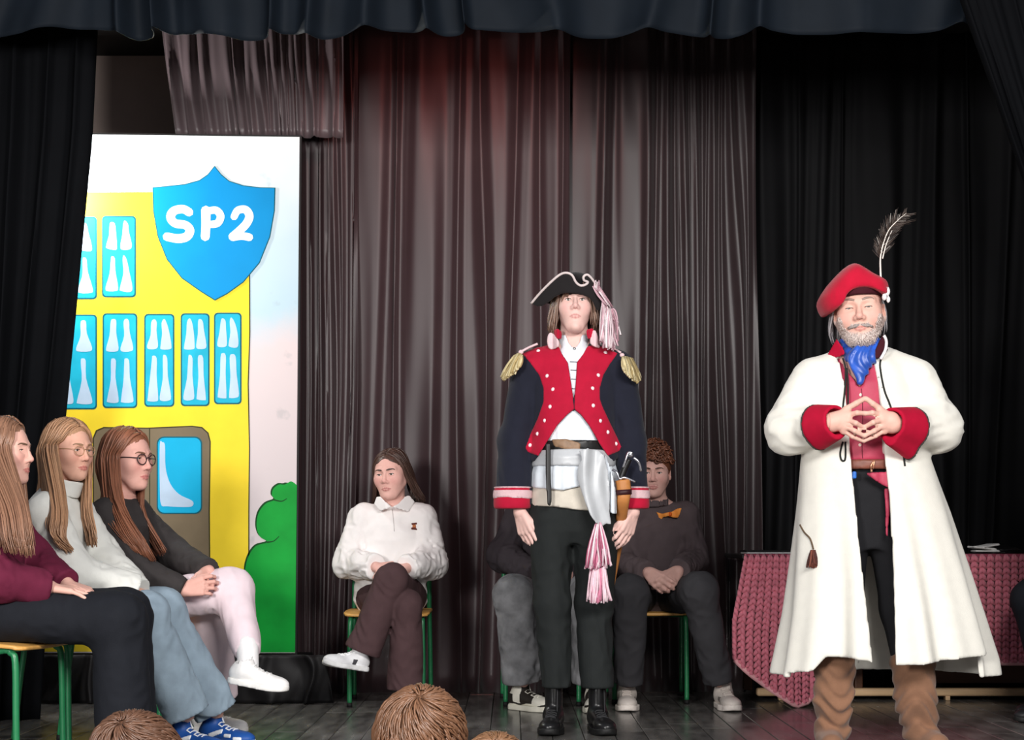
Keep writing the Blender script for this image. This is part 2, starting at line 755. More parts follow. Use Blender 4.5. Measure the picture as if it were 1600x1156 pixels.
tag(curtain('stage_curtain', m_plum2, [(252, 30), (272, 210), (280, 700), (280, 1100)], [(560, 30), (556, 600), (545, 1100)], 0.0, 3.5, 8.62, 10, 0.036, 3, sharp=0.8, ridge=True, h2=0.2, h3=0.1),
    'tightly pleated dark plum curtain behind the painted school board', 'curtain', 'plum backdrop curtains')
tag(curtain('stage_curtain', m_plum, [(546, 30), (545, 1100)], [(892, 30), (884, 1100)], 0.0, 3.5, 8.66, 8, 0.026, 5, sharp=1.0, h2=0.25, h3=0.08),
    'smooth mauve brown curtain behind the seated girl in the white polo sweatshirt', 'curtain', 'plum backdrop curtains')
tag(curtain('stage_curtain', m_plum3, [(876, 30), (880, 1100)], [(1182, 30), (1186, 1100)], 0.0, 3.5, 8.72, 8, 0.036, 8, sharp=0.9, ridge=True, h2=0.18, h3=0.06),
    'mauve brown curtain with sharp creases behind the uniformed young man', 'curtain', 'plum backdrop curtains')
tag(curtain('stage_curtain', m_black, [(1165, 30), (1165, 1100)], [(1720, 30), (1720, 1100)], 0.0, 3.5, 8.87, 11, 0.04, 12),
    'black curtain behind the man in the red cap', 'curtain')
m_drape = mat('grey_mauve_satin', (92, 78, 81), 0.4, 0.06, 6, spec=0.5, sheen=0.15)
tag(curtain('upper_drape', m_drape, [(250, 20), (258, 100), (274, 214)], [(536, 20), (533, 214)], P(0, 214, 8.42)[2], 3.5, 8.42, 13, 0.030, 61, rows=16, sharp=0.75, ridge=True, drift=0.12),
    'short grey mauve pleated drape hanging just above the painted board', 'curtain')
tag(curtain('wing_curtain', m_wing, [(-130, 0), (-130, 1200)], [(150, 30), (140, 210), (95, 640), (66, 900), (48, 1230)], 0.0, 3.4, 7.35, 7, 0.05, 17, drift=0.3),
    'blue black wing curtain hanging in front of the painted board', 'curtain')
tag(curtain('valance_curtain', m_val, [(-160, 0), (-160, 1200)], [(1760, 0), (1760, 1200)], 2.93, 3.75, 7.0, 19, 0.05, 23, hem=0.025, drift=0.5, h2=0.2, h3=0.08),
    'short navy black valance hanging along the top of the stage', 'curtain')
tag(curtain('wing_curtain', m_wing, [(1500, 0), (1545, 125), (1640, 400), (1640, 1200)], [(1800, 0), (1800, 1200)], 0.0, 3.4, 6.82, 9, 0.035, 29, drift=0.3),
    'blue black wing curtain with small gathers in the upper corner above the table', 'curtain')


# ---------------------------------------------------------------- painted school board
BD = 8.15                                   # depth of the painted face
board = thing('painted_board', P(300, 1020, BD + 0.01), 'tall painted board of a yellow school with a blue SP2 shield', 'painted board')


def bxz(pts, d=BD):
    return np.array([(P(x, y, d)[0], P(x, y, d)[2]) for x, y in pts])


def paint(name, polys, layer, m, parent=board):
    layer = layer if isinstance(layer, (list, tuple)) else [layer] * len(polys)
    me = prism_mesh(name, [bxz(p) for p in polys], [BD - 0.0007 * k for k in layer], BD + 0.004)
    return link(name, me, m, parent)


def sky_paint():
    """White to pale blue sky paint with a pale pink lower field and grey brush smudges."""
    m = bpy.data.materials.new('board_sky_paint')
    m.use_nodes = True
    nt = m.node_tree
    b = nt.nodes['Principled BSDF']
    b.inputs['Roughness'].default_value = 0.5
    b.inputs['Specular IOR Level'].default_value = 0.10
    geo = nt.nodes.new('ShaderNodeNewGeometry')
    sp = nt.nodes.new('ShaderNodeSeparateXYZ')
    nt.links.new(geo.outputs['Position'], sp.inputs[0])
    nz = nt.nodes.new('ShaderNodeTexNoise')
    nz.inputs['Scale'].default_value = 5
    nz.inputs['Detail'].default_value = 5
    nt.links.new(geo.outputs['Position'], nz.inputs['Vector'])
    ad = nt.nodes.new('ShaderNodeMath')
    ad.operation = 'MULTIPLY_ADD'
    ad.inputs[1].default_value = 0.25
    nt.links.new(nz.outputs['Fac'], ad.inputs[0])
    nt.links.new(sp.outputs['Z'], ad.inputs[2])
    mr = nt.nodes.new('ShaderNodeMapRange')
    mr.inputs[1].default_value = 0.8
    mr.inputs[2].default_value = 2.95
    nt.links.new(ad.outputs[0], mr.inputs[0])
    cr = nt.nodes.new('ShaderNodeValToRGB')
    e = cr.color_ramp.elements
    e[0].position = 0.0
    e[0].color = (*lin((214, 204, 206)), 1)
    e[1].position = 1.0
    e[1].color = (*lin((236, 240, 240)), 1)
    for pos, c in ((0.5, (226, 212, 212)), (0.58, (190, 216, 228)), (0.75, (200, 222, 232)), (0.9, (226, 238, 242))):
        k = e.new(pos)
        k.color = (*lin(c), 1)
    nt.links.new(mr.outputs[0], cr.inputs[0])
    n2 = nt.nodes.new('ShaderNodeTexNoise')
    n2.inputs['Scale'].default_value = 9
    n2.inputs['Detail'].default_value = 6
    nt.links.new(geo.outputs['Position'], n2.inputs['Vector'])
    m2 = nt.nodes.new('ShaderNodeMapRange')
    m2.inputs[1].default_value = 0.66
    m2.inputs[2].default_value = 0.74
    m2.inputs[4].default_value = 0.28
    nt.links.new(n2.outputs['Fac'], m2.inputs[0])
    mx = nt.nodes.new('ShaderNodeMix')
    mx.data_type = 'RGBA'
    mx.inputs[7].default_value = (*lin((150, 158, 160)), 1)
    nt.links.new(m2.outputs[0], mx.inputs[0])
    nt.links.new(cr.outputs[0], mx.inputs[6])
    nt.links.new(mx.outputs[2], b.inputs['Base Color'])
    return m


def gloss(name, rgb, var=0.05, scale=6, rough=0.5):
    return mat(name, rgb, rough, var, scale, spec=0.10)


m_yel = gloss('yellow_school_paint', (250, 220, 56), 0.05)
m_line = gloss('dark_outline_paint', (62, 60, 40))
m_teal = gloss('teal_outline_paint', (20, 96, 110))
m_cyan = gloss('cyan_glass_paint', (36, 178, 208), 0.12, 9)
m_cyan2 = gloss('bright_cyan_glass_paint', (20, 176, 222), 0.05)
m_pale = gloss('pale_reflection_paint', (188, 210, 232), 0.08, 9)
m_taupe = gloss('taupe_door_paint', (124, 110, 88), 0.1, 7)
m_blue = gloss('shield_blue_paint', (10, 142, 206), 0.04)
m_white = gloss('white_letter_paint', (244, 248, 250), 0.02)
m_green = gloss('bush_green_paint', (20, 158, 58), 0.16, 6)
m_dgreen = gloss('dark_green_outline_paint', (12, 74, 30))
m_edge = mat('board_edge_black', (22, 18, 18), 0.6)

EDGE = [(60, 209), (468, 214), (461, 1020), (60, 1020)]
pn = link('panel', prism_mesh('panel', [bxz(EDGE)], BD, BD + 0.022), sky_paint(), board)
link('frame_edge', prism_mesh('frame_edge', [bxz([(58, 206), (471, 211), (464, 1022), (58, 1022)])], BD + 0.006, BD + 0.03), m_edge, board)


def wig(pts, seed, amp=1.6, n=5):
    """A slightly hand-drawn version of an outline."""
    rs = np.random.RandomState(seed)
    out = []
    k = len(pts)
    for i in range(k):
        a = np.array(pts[i], float)
        b = np.array(pts[(i + 1) % k], float)
        for j in range(n):
            out.append(a + (b - a) * j / n + (rs.randn(2) * amp * 0.4 if j else 0))
    return out


def rrect(x0, y0, x1, y1, r, n=5):
    out = []
    for cx, cy, a0 in ((x1 - r, y0 + r, -90), (x1 - r, y1 - r, 0), (x0 + r, y1 - r, 90), (x0 + r, y0 + r, 180)):
        for k in range(n + 1):
            a = math.radians(a0 + 90 * k / n)
            out.append((cx + r * math.cos(a), cy + r * math.sin(a)))
    return out


wall_r = [(389, 420), (389.5, 520), (387, 600), (389, 700), (388, 800), (388, 1018)]
paint('painted_wall', [[(62, 300)] + [(389, 300)] + wall_r + [(62, 1018)]], 1, m_yel)
paint('outline', [wall_r + [(x + 1.8, y) for x, y in wall_r[::-1]]], 2, m_line)


def stroke_poly(pts, w, n=6):
    c = catmull(pts, n)
    t = np.gradient(c, axis=0)
    t /= np.linalg.norm(t, axis=1)[:, None]
    nn = np.stack([-t[:, 1], t[:, 0]], 1)
    w = np.asarray(w, float)
    ww = np.interp(np.linspace(0, 1, len(c)), np.linspace(0, 1, len(np.atleast_1d(w))), np.atleast_1d(w))[:, None]
    a = c + nn * ww / 2
    b = c - nn * ww / 2
    end = [c[-1] + t[-1] * ww[-1] / 2 * math.cos(q) + nn[-1] * ww[-1] / 2 * math.sin(q) for q in (0.9, 0, -0.9)]
    start = [c[0] - t[0] * ww[0] / 2 * math.cos(q) - nn[0] * ww[0] / 2 * math.sin(q) for q in (0.9, 0, -0.9)]
    return [tuple(v) for v in a] + [tuple(v) for v in end] + [tuple(v) for v in b[::-1]] + [tuple(v) for v in start]


def blob(x, y0, y1, w0, w1, lean, seed):
    rs = np.random.RandomState(seed)
    pts = [(x - w0 + lean, y0 + 5), (x - w0 * 0.2 + lean, y0), (x + w0 + lean, y0 + 4), (x + w0 * 1.2 + lean * 0.6, (y0 + y1) / 2 - 4),
           (x + w1, y1 - 6), (x + w1 * 0.7, y1), (x - w1 * 0.8, y1), (x - w1, y1 - 5), (x - w0 * 1.1 + lean * 0.4, (y0 + y1) / 2)]
    pts = [(a + rs.randn() * 0.7, b + rs.randn() * 0.7) for a, b in pts]
    return [tuple(v) for v in catmull(pts, 3, True)]


def school_window(x0, y0, x1, y1, mid, seed):
    w = thing_part = paint('painted_window', [wig(rrect(x0 - 1.6, y0 - 1.6, x1 + 1.6, y1 + 1.6, 6), seed, 0.5, 1)], 2, m_teal)
    paint('pane', [rrect(x0 + 0.6, y0 + 0.6, x1 - 0.6, y1 - 0.6, 5)], 3, m_cyan, w)
    q = (x1 - x0) / 4
    for i, xx in enumerate((x0 + q * 1.1, x1 - q * 1.1)):
        paint('reflection', [blob(xx, y0 + 7, mid - 4, 4.5, q * 0.72, 1.5 * (-1) ** i, seed + i)], 4, m_pale, w)
        paint('reflection', [blob(xx, mid + 7, y1 - 8, 4.0, q * 0.75, 1.5 * (-1) ** i, seed + 5 + i)], 4, m_pale, w)
    return w


school_window(90, 340, 150, 466, 395, 1)
school_window(161, 339, 211, 463, 393, 2)
school_window(84, 493, 150, 638, 553, 3)
school_window(162, 491, 213, 636, 553, 4)
school_window(227, 492, 271, 634, 549, 5)
school_window(284, 491, 326, 633, 549, 6)
school_window(336, 490, 376, 630, 546, 7)

# door
paint('outline', [rrect(145, 666, 330, 1060, 18)[:] and [(145, 1018), (145, 684), (150, 672), (162, 667), (230, 668), (300, 665), (316, 667), (326, 676), (329.5, 690), (328, 800), (330, 1018)]], 2, m_line)
dr = paint('painted_door', [[(147, 1018), (147, 685), (152, 674), (163, 669), (230, 670), (300, 667), (315, 669), (324, 677), (327.5, 690), (326, 800), (328, 1018)]], 3, m_taupe)
paint('outline', [[(233, 669), (234.6, 669), (235, 1018), (233.4, 1018)]], 4, m_line, dr)
dw = paint('door_window', [rrect(245, 682, 316, 803, 11)], 4, m_teal, dr)
paint('pane', [rrect(247, 684, 314, 801, 10)], 5, m_cyan2, dr)
paint('reflection', [[tuple(v) for v in catmull([(250, 695), (254, 691), (258, 696), (259, 730), (266, 755), (280, 772), (300, 782), (302, 789), (294, 792), (262, 791), (252, 788), (250, 760)], 4, True)]], 6, m_pale, dr)

# bush
bush = [(464, 758), (455, 752), (445, 757), (436, 757), (427, 764), (425, 774), (429, 781), (415, 787), (404, 802), (401, 822), (406, 838), (418, 847), (400, 853), (388, 870), (383, 893), (387, 912), (396, 921), (386, 925), (388, 960), (388, 1019), (461, 1019)]
bush_s = [tuple(v) for v in catmull(bush[:18], 4)] + bush[18:]
paint('outline', [[(x - 2.2, y - 2.2) if y < 1000 and x < 450 else (x, y) for x, y in bush_s]], 2, m_dgreen)
bu = paint('painted_bush', [bush_s], 3, m_green)
paint('outline', [stroke_poly([(429, 781), (440, 783), (448, 779)], [2.4, 1])], 4, m_dgreen, bu)
paint('outline', [stroke_poly([(418, 847), (428, 845), (436, 838)], [2.4, 1])], 4, m_dgreen, bu)

# shield
sh = [(240, 294), (262, 292), (290, 289), (312, 283), (325, 274), (335.5, 261), (346, 274), (358, 284), (380, 291), (405, 294), (429, 294.5), (428, 330), (421, 370), (405, 410), (380, 440), (355, 458), (336, 468), (315, 455), (285, 434), (262, 405), (248, 370), (241, 330)]
cen = np.array([335, 365])
sh_o = [tuple(cen + (np.array(p) - cen) * 1.016) for p in sh]
shield = paint('shield_outline', [sh_o], 6, m_teal)
shield = paint('painted_shield', [sh], 7, m_blue)
paint('painted_letter', [stroke_poly([(296, 332), (286, 327), (272, 330), (267, 340), (274, 349), (290, 352), (297, 360), (292, 370), (278, 373), (261, 370)], [13, 13, 14, 13, 13, 14, 14, 13])], 8, m_white, shield)
paint('painted_letter', [stroke_poly([(322, 329), (322, 352), (321, 370)], [15, 14, 14]), stroke_poly([(326, 330), (338, 329), (345, 338), (340, 349), (327, 351)], [11, 12, 12, 11])], [8, 8.4], m_white, shield)
paint('painted_letter', [stroke_poly([(366, 339), (372, 329), (384, 328), (390, 338), (385, 350), (374, 361), (363, 370)], [11, 12, 13, 13, 12]), stroke_poly([(364, 371), (378, 369), (390, 371)], [12, 12, 12])], [8, 8.4], m_white, shield)

# low block under the board, draped in black cloth
m_gloss_cloth = mat('shiny_black_cloth', (20, 18, 20), 0.6, 0.1, 8, spec=0.4)
blk = thing('draped_block', P(280, 1100, BD + 0.05) * [1, 1, 0], 'low block draped in shiny black cloth under the painted board', 'stage block')
link('block', box_mesh('block', (-2.45, BD - 0.05, 0.0), (-1.0, BD + 0.22, P(0, 1022, BD)[2] - 0.004), 0.01), m_black, blk)
rs = np.random.RandomState(4)
cl = curtain('cloth', m_gloss_cloth, [(30, 1000), (30, 1110)], [(505, 1000), (520, 1110)], 0.004, P(0, 1021, BD)[2], BD - 0.09, 9, 0.022, 41, rows=14)
cl.parent = blk
cl.location = cl.location - blk.location

# ---------------------------------------------------------------- table with a knitted pink blanket
TD = 7.95
m_ttop = mat('black_table_top', (20, 19, 20), 0.35, 0.1, 8)
m_beech = mat('beech_wood', (206, 172, 132), 0.5, 0.12, 5, stretch=(1, 6, 6))
m_dwood = mat('dark_brown_wood', (86, 54, 36), 0.5, 0.2, 4, stretch=(1, 6, 6))
m_knit = mat('pink_chunky_knit', (206, 116, 132), 0.85, 0.16, 20, sheen=0.2)
m_knit_d = mat('deep_pink_knit_backing', (150, 62, 82), 0.9, 0.15, 20)
zt = P(0, 866, TD)[2]
tx0, tx1 = P(1160, 0, TD)[0], P(1780, 0, TD)[0]
table = thing('table', (2.0, TD + 0.35, 0), 'long black topped table under a pink knitted blanket', 'table')
link('tabletop', box_mesh('tabletop', (tx0, TD, zt - 0.022), (tx1, TD + 0.68, zt), 0.004), m_ttop, table)
for x in (tx0 + 0.62, tx1 - 0.2):
    link('leg', box_mesh('leg', (x - 0.02, TD + 0.30, 0.05), (x + 0.02, TD + 0.36, zt - 0.02), 0.006), m_dwood, table)
link('leg', box_mesh('leg', (tx0 + 0.05, TD + 0.30, 0.05), (tx0 + 0.09, TD + 0.36, zt - 0.02), 0.006), m_dwood, table)
link('foot_bar', box_mesh('foot_bar', (P(1182, 0, 8.25)[0], 8.23, 0.022), (tx1, 8.28, 0.062), 0.012, 3), m_beech, table)
for px in (1220, 1480, 1700):
    xx = P(px, 0, 8.25)[0]
    link('foot_pad', box_mesh('foot_pad', (xx - 0.012, 8.235, 0.0), (xx + 0.012, 8.275, 0.024), 0.004), m_beech, table)
link('modesty_panel', box_mesh('modesty_panel', (P(1450, 0, 8.4)[0], 8.36, 0.075), (tx1, 8.38, 0.32), 0.003), m_dwood, table)

blanket = thing('knitted_blanket', (1.6, TD - 0.02, zt), 'pink chunky knitted blanket hanging over the front of the table', 'blanket')
hemx = np.array([1143, 1165, 1200, 1240, 1262, 1290, 1330, 1400, 1790])
hemy = np.array([1028, 1050, 1076, 1102, 1096, 1050, 1038, 1036, 1037])


def blank_pt(u, v):
    """u in px along the front, v 0 at the table edge and 1 at the hem."""
    px = u
    topx = np.interp(px, [1143, 1240, 1290, 1790], [1163, 1238, 1290, 1790])
    hy = np.interp(px, hemx, hemy)
    x = topx + (px - topx) * min(1.0, v * 1.6)
    py = 866 + (hy - 866) * v
    k = max(0, 1 - abs(px - 1200) / 90)
    dd = -0.03 - 0.05 * v * k * (0.5 + 0.5 * math.sin((px - 1143) / 11.0)) - 0.012 * math.sin(px / 37.0) * v
    p = P(x, py, TD)
    p[1] += dd
    return p


us = np.arange(1143, 1791, 6)
vs_ = np.linspace(0, 1, 18)
VB = [blank_pt(u, v) for v in vs_ for u in us]
top_row = [blank_pt(u, 0) + np.array([0, 0.05, 0.004]) for u in us]
VB = [q + np.array([0, 0, 0.012]) if False else q for q in top_row] + VB
nu = len(us)
rows_ = len(vs_) + 1
ib = np.arange(rows_ - 1)[:, None] * nu
jb = np.arange(nu - 1)[None, :]
QB = np.stack([ib + jb, ib + nu + jb, ib + nu + jb + 1, ib + jb + 1], -1).reshape(-1, 4)
me = np_mesh('backing', VB, [QB])
shade(me)
bk = link('backing', me, m_knit_d, blanket)
bk.modifiers.new('thickness', 'SOLIDIFY').thickness = 0.008
lines = []
pitch = 12.5
for ci, u in enumerate(np.arange(1149, 1786, pitch)):
    hy = np.interp(u, hemx, hemy)
    nrow = int((hy - 868) / 9.0)
    for r in range(nrow):
        v0, v1 = (r + 0.05) / nrow, min(1.0, (r + 1.35) / nrow)
        for sgn in (-1, 1):
            a = blank_pt(u + sgn * pitch * 0.46, v0)
            b = blank_pt(u + sgn * pitch * 0.06, v1)
            a[1] -= 0.010
            b[1] -= 0.012
            mid = (a + b) / 2 + np.array([sgn * 0.003, -0.010, 0])
            lines.append((np.array([a, mid, b]), [0.006, 0.0125, 0.005]))
st = link('knit_stitches', tubes_mesh('knit_stitches', lines, 5), m_knit, blanket)
st['kind'] = 'stuff'
hem_l = []
for a, b in zip(hemx[:5], hemx[1:6]):
    hem_l.append(a)
link('hem_edge', tubes_mesh('hem_edge', [(np.array([blank_pt(u, 1.0) + np.array([0, -0.012, 0.004]) for u in np.arange(1146, 1786, 8)]), 0.013)], 7), mat('pale_pink_knit', (220, 160, 164), 0.85, 0.1, 20), blanket)

# things lying on the table
m_paper = mat('white_paper', (232, 230, 226), 0.6, 0.04, 9)
fo = thing('laptop_computer', P(1203, 862, TD + 0.18) * [1, 1, 0] + [0, 0, zt], 'thin closed black laptop lying at the blanket end of the table', 'laptop')
xa, xb = P(1166, 0, TD + 0.1)[0], P(1262, 0, TD + 0.1)[0]
link('base', box_mesh('base', (xa, TD + 0.06, zt), (xb, TD + 0.30, zt + 0.010), 0.003), mat('silver_plastic', (190, 188, 188), 0.4), fo)
link('lid', box_mesh('lid', (xa - 0.004, TD + 0.058, zt + 0.0105), (xb + 0.004, TD + 0.30, zt + 0.019), 0.003), m_ttop, fo)
cp = thing('folded_papers', P(1538, 864, TD + 0.14) * [1, 1, 0] + [0, 0, zt], 'small pile of crumpled white papers on the table beside the cream coat', 'papers')
xm = P(1538, 0, TD + 0.12)[0]
for k, (dx, dz, w, tilt) in enumerate(((0.005, 0.012, 0.06, 0.0), (-0.012, 0.026, 0.055, 0.12), (0.01, 0.038, 0.045, -0.15))):
    f = rumple(rbox((xm + dx, TD + 0.12, zt + dz + 0.003), (w, 0.05, 0.005), 0.003, rot(10 * k, 0, math.degrees(tilt))), 0.004, (70, 70, 70), 3 + k)
    sculpt('paper', f, [((xm - 0.1, TD + 0.04, zt - 0.003), (xm + 0.1, TD + 0.20, zt + 0.07), 0.004)], m_paper, cp)
cs = thing('sunglasses_case', P(1580, 864, TD + 0.1) * [1, 1, 0] + [0, 0, zt], 'low dark case lying on the table next to the crumpled papers', 'case')
xm = P(1572, 0, TD + 0.25)[0]
sculpt('lid', inter(ell((xm, TD + 0.3, zt + 0.004), (0.10, 0.05, 0.035)), above(zt + 0.014)), [((xm - 0.12, TD + 0.22, zt), (xm + 0.12, TD + 0.38, zt + 0.05), 0.004)], m_ttop, cs)
sculpt('base', inter(ell((xm, TD + 0.3, zt + 0.02), (0.10, 0.05, 0.03)), below(zt + 0.013), above(zt)), [((xm - 0.12, TD + 0.22, zt - 0.01), (xm + 0.12, TD + 0.38, zt + 0.05), 0.004)], m_ttop, cs)

# ---------------------------------------------------------------- school chairs: green tube frame, plywood seat and back
m_tube = mat('green_enamel_tube', (38, 122, 76), 0.32, 0.06, 30, spec=0.5)
m_ply = mat('varnished_beech_plywood', (226, 170, 92), 0.4, 0.14, 5, stretch=(6, 1, 6), spec=0.5)
m_cap = mat('black_rubber_cap', (20, 20, 20), 0.7)


def chair_proto():
    r = thing('school_chair', (0, 0, 0), 'x', 'chair', 'green framed school chairs')
    for s in (-1, 1):
        fl = catmull([(s * 0.175, -0.185, 0.012), (s * 0.175, -0.182, 0.2), (s * 0.172, -0.178, 0.39), (s * 0.170, -0.160, 0.424), (s * 0.168, -0.12, 0.432), (s * 0.168, 0.16, 0.428)], 5)
        lg = link('leg', tubes_mesh('leg', [(fl, 0.0115)], 10), m_tube, r)
        link('rubber_cap', tubes_mesh('rubber_cap', [(np.array([(s * 0.175, -0.185, 0.0), (s * 0.175, -0.185, 0.022)]), 0.0135)], 10), m_cap, lg)
        rl = catmull([(s * 0.192, 0.235, 0.012), (s * 0.190, 0.21, 0.22), (s * 0.187, 0.18, 0.43), (s * 0.186, 0.185, 0.60), (s * 0.185, 0.225, 0.80)], 5)
        lg = link('leg', tubes_mesh('leg', [(rl, 0.0115)], 10), m_tube, r)
        link('rubber_cap', tubes_mesh('rubber_cap', [(np.array([(s * 0.192, 0.235, 0.0), (s * 0.192, 0.233, 0.022)]), 0.0135)], 10), m_cap, lg)
    link('cross_rail', tubes_mesh('cross_rail', [(np.array([(-0.168, 0.10, 0.428), (0.168, 0.10, 0.428)]), 0.010)], 8), m_tube, r)
    link('cross_rail', tubes_mesh('cross_rail', [(np.array([(-0.17, -0.12, 0.428), (0.17, -0.12, 0.428)]), 0.010)], 8), m_tube, r)

    def seat(p):
        y = p[:, 1]
        sag = 0.010 * np.clip((-y - 0.10) / 0.1, 0, 1) ** 2 + 0.004 * np.cos(np.clip(p[:, 0] / 0.19, -1, 1) * math.pi / 2)
        q = p.copy()
        q[:, 2] = p[:, 2] + sag
        return rbox((0, -0.01, 0.449), (0.205, 0.205, 0.0075), 0.004)(q)

    corner = poly2(rrect(-0.205, -0.215, 0.205, 0.195, 0.05), (0, 1))
    sculpt('seat', inter(seat, corner), [((-0.21, -0.22, 0.42), (0.21, 0.2, 0.465), 0.005)], m_ply, r)

    def back(p):
        q = p.copy()
        q[:, 1] = p[:, 1] - (0.228 + 0.035 - 0.035 * (p[:, 0] / 0.19) ** 2 + (p[:, 2] - 0.75) * 0.22 - 0.055)
        return q
    bf = lambda p: np.maximum(rbox((0, 0, 0.735), (0.2, 0.0065, 0.085), 0.005)(back(p)), poly2(rrect(-0.2, 0.65, 0.2, 0.82, 0.04), (0, 2))(p))
    sculpt('backrest', bf, [((-0.21, 0.13, 0.64), (0.21, 0.3, 0.83), 0.005)], m_ply, r)
    return r


CHAIR = [None]


def chair(x, y, yaw, label):
    if CHAIR[0] is None:
        CHAIR[0] = chair_proto()
        o = CHAIR[0]
    else:
        o = copy_tree(CHAIR[0])
    o.location = (x, y, 0)
    o.rotation_euler = (0, 0, math.radians(yaw))
    o['label'] = label
    return o
# ---------------------------------------------------------------- people: heads, hands, shoes, hair
m_skin = mat('skin', (225, 180, 165), 0.55, 0.03, 60, attr=True, spec=0.3)
m_eye = mat('eye', (255, 255, 255), 0.2, 0.0, 10, attr=True, spec=0.5)
m_hair = mat('hair', (255, 255, 255), 0.42, 0.10, 30, attr=True, spec=0.5, stretch=(8, 8, 1))


class Head:
    def __init__(s, c, yaw=0, pitch=0, roll=0, size=1.0, sx=1.0, lid=0.0050, jaw=1.0, lips=1.0, smile=0.0, skin=(226, 182, 168), lip=(190, 112, 108), nose=1.0, chin=0.0):
        s.c = np.asarray(c, float)
        s.R = rot(yaw, pitch, roll)
        s.k = size
        s.sx = sx
        s.skin = np.array(lin(skin))
        s.lip = np.array(lin(lip))
        s.smile = smile
        s.lid = lid
        s.lips = lips
        J = jaw
        a = [ell((0, 0.012, 0.036), (0.0745, 0.094, 0.084)),
             ell((0, -0.033, -0.004), (0.066, 0.058, 0.086)),
             cone((0, -0.028, -0.03), (0, -0.050, -0.080 - chin), 0.058 * J, 0.036 * J)]
        for q in (-1, 1):
            a.append(cone((q * 0.050 * J, 0.0, -0.04), (q * 0.022 * J, -0.052, -0.090 - chin), 0.022, 0.020))
            a.append(ell((q * 0.038, -0.058, -0.022), (0.028, 0.025, 0.028)))
        base = union(a, 0.030)
        muz = ell((0, -0.058, -0.060), (0.036, 0.033, 0.034))
        brow = union([cone((q * 0.010, -0.088, 0.026), (q * 0.044, -0.073, 0.026), 0.0085, 0.0085) for q in (-1, 1)], 0.008)
        chn = ell((0, -0.074, -0.099 - chin), (0.021, 0.019, 0.016))
        ny = 0.100 + 0.006 * nose
        nz = union([cone((0, -0.084, 0.022), (0, -ny + 0.001, -0.024), 0.0072, 0.0098), ell((0, -ny, -0.0285), (0.0110, 0.0115, 0.0098))]
                   + [ell((q * 0.0120, -ny + 0.010, -0.033), (0.0082, 0.0105, 0.0080)) for q in (-1, 1)], 0.007)
        sock = union([ell((q * 0.031, -0.101, 0.006), (0.021, 0.0165, 0.0135)) for q in (-1, 1)])
        s.eye = [np.array([q * 0.031, -0.0745, 0.004]) for q in (-1, 1)]
        lidf = union([ell(e, (0.0165, 0.0148, 0.0142)) for e in s.eye])
        slit = union([ell(e + np.array([0, -0.014, -0.0012]), (0.0145, 0.012, lid)) for e in s.eye])
        inner = union([ell(e, (0.0123,) * 3) for e in s.eye])
        zm = -0.066
        up = 0.006 * smile
        wd = 0.0235 + 0.007 * smile

        def f0(q):
            d = smin(base(q), muz(q), 0.020)
            d = smin(d, brow(q), 0.014)
            d = smin(d, chn(q), 0.016)
            d = smin(d, nz(q), 0.010)
            return d

        def onface(x, z, off):
            ys = np.linspace(-0.14, 0.0, 281)
            q = np.stack([np.full(281, x), ys, np.full(281, z)], 1).astype(np.float32)
            return (x, ys[int(np.argmax(f0(q) < 0))] + off, z)
        lipu = chain([onface(-wd, zm + up, 0.0015), onface(-0.014, zm + 0.0028 + up * 0.4, 0.001), onface(-0.005, zm + 0.0048, 0.0008), onface(0, zm + 0.0038, 0.001), onface(0.005, zm + 0.0048, 0.0008), onface(0.014, zm + 0.0028 + up * 0.4, 0.001), onface(wd, zm + up, 0.0015)], [0.0018, 0.0034 * lips, 0.0044 * lips, 0.0042 * lips, 0.0044 * lips, 0.0034 * lips, 0.0018], 0.003)
        lipl = chain([onface(-wd, zm + up, 0.0015), onface(-0.012, zm - 0.0042 + up * 0.3, 0.001), onface(0, zm - 0.0058, 0.0008), onface(0.012, zm - 0.0042 + up * 0.3, 0.001), onface(wd, zm + up, 0.0015)], [0.0018, 0.0042 * lips, 0.0052 * lips, 0.0042 * lips, 0.0018], 0.003)
        s.lipf = union([lipu, lipl])
        mline = chain([onface(-wd - 0.002, zm + up * 1.2, 0.0), onface(-0.012, zm + up * 0.35, -0.004), onface(0, zm - 0.0008, -0.0045), onface(0.012, zm + up * 0.35, -0.004), onface(wd + 0.002, zm + up * 1.2, 0.0)], [0.0012, 0.0018, 0.0018, 0.0018, 0.0012], 0.001)
        nostr = union([ell((q * 0.0062, -ny + 0.004, -0.0395), (0.0036, 0.0055, 0.004)) for q in (-1, 1)])
        cheeks = union([ell((q * 0.042, -0.068, -0.030), (0.021, 0.018, 0.020)) for q in (-1, 1)])
        ears = []
        for q in (-1, 1):
            Re = rot(q * 24, 0, 0)
            e0 = ell((q * 0.0785, 0.010, -0.006), (0.0075, 0.019, 0.031), Re)
            e1 = ell((q * 0.0855, 0.003, -0.002), (0.0055, 0.011, 0.019), Re)
            ears.append(cut(e0, e1, k=0.003))
        earf = union(ears)

        def f(q):
            d = f0(q)
            if smile:
                d = smin(d, cheeks(q), 0.018)
            d = smax(d, -sock(q), 0.010)
            d = smin(d, lidf(q), 0.004)
            d = smax(d, -slit(q), 0.0012)
            d = smin(d, inner(q), 0)
            d = smin(d, s.lipf(q), 0.004)
            d = smax(d, -mline(q), 0.0018)
            d = smax(d, -nostr(q), 0.002)
            d = smin(d, earf(q), 0.005)
            return d
        s.fl = f

    def loc(s, p):
        q = ((p - s.c.astype(np.float32)) @ s.R.astype(np.float32)) / s.k
        if s.sx != 1.0:
            q = q * np.array([1 / s.sx, 1, 1], np.float32)
        return q

    def W(s, pts):
        return s.c + (np.atleast_2d(np.asarray(pts, float)) * [s.sx, 1, 1] * s.k) @ s.R.T

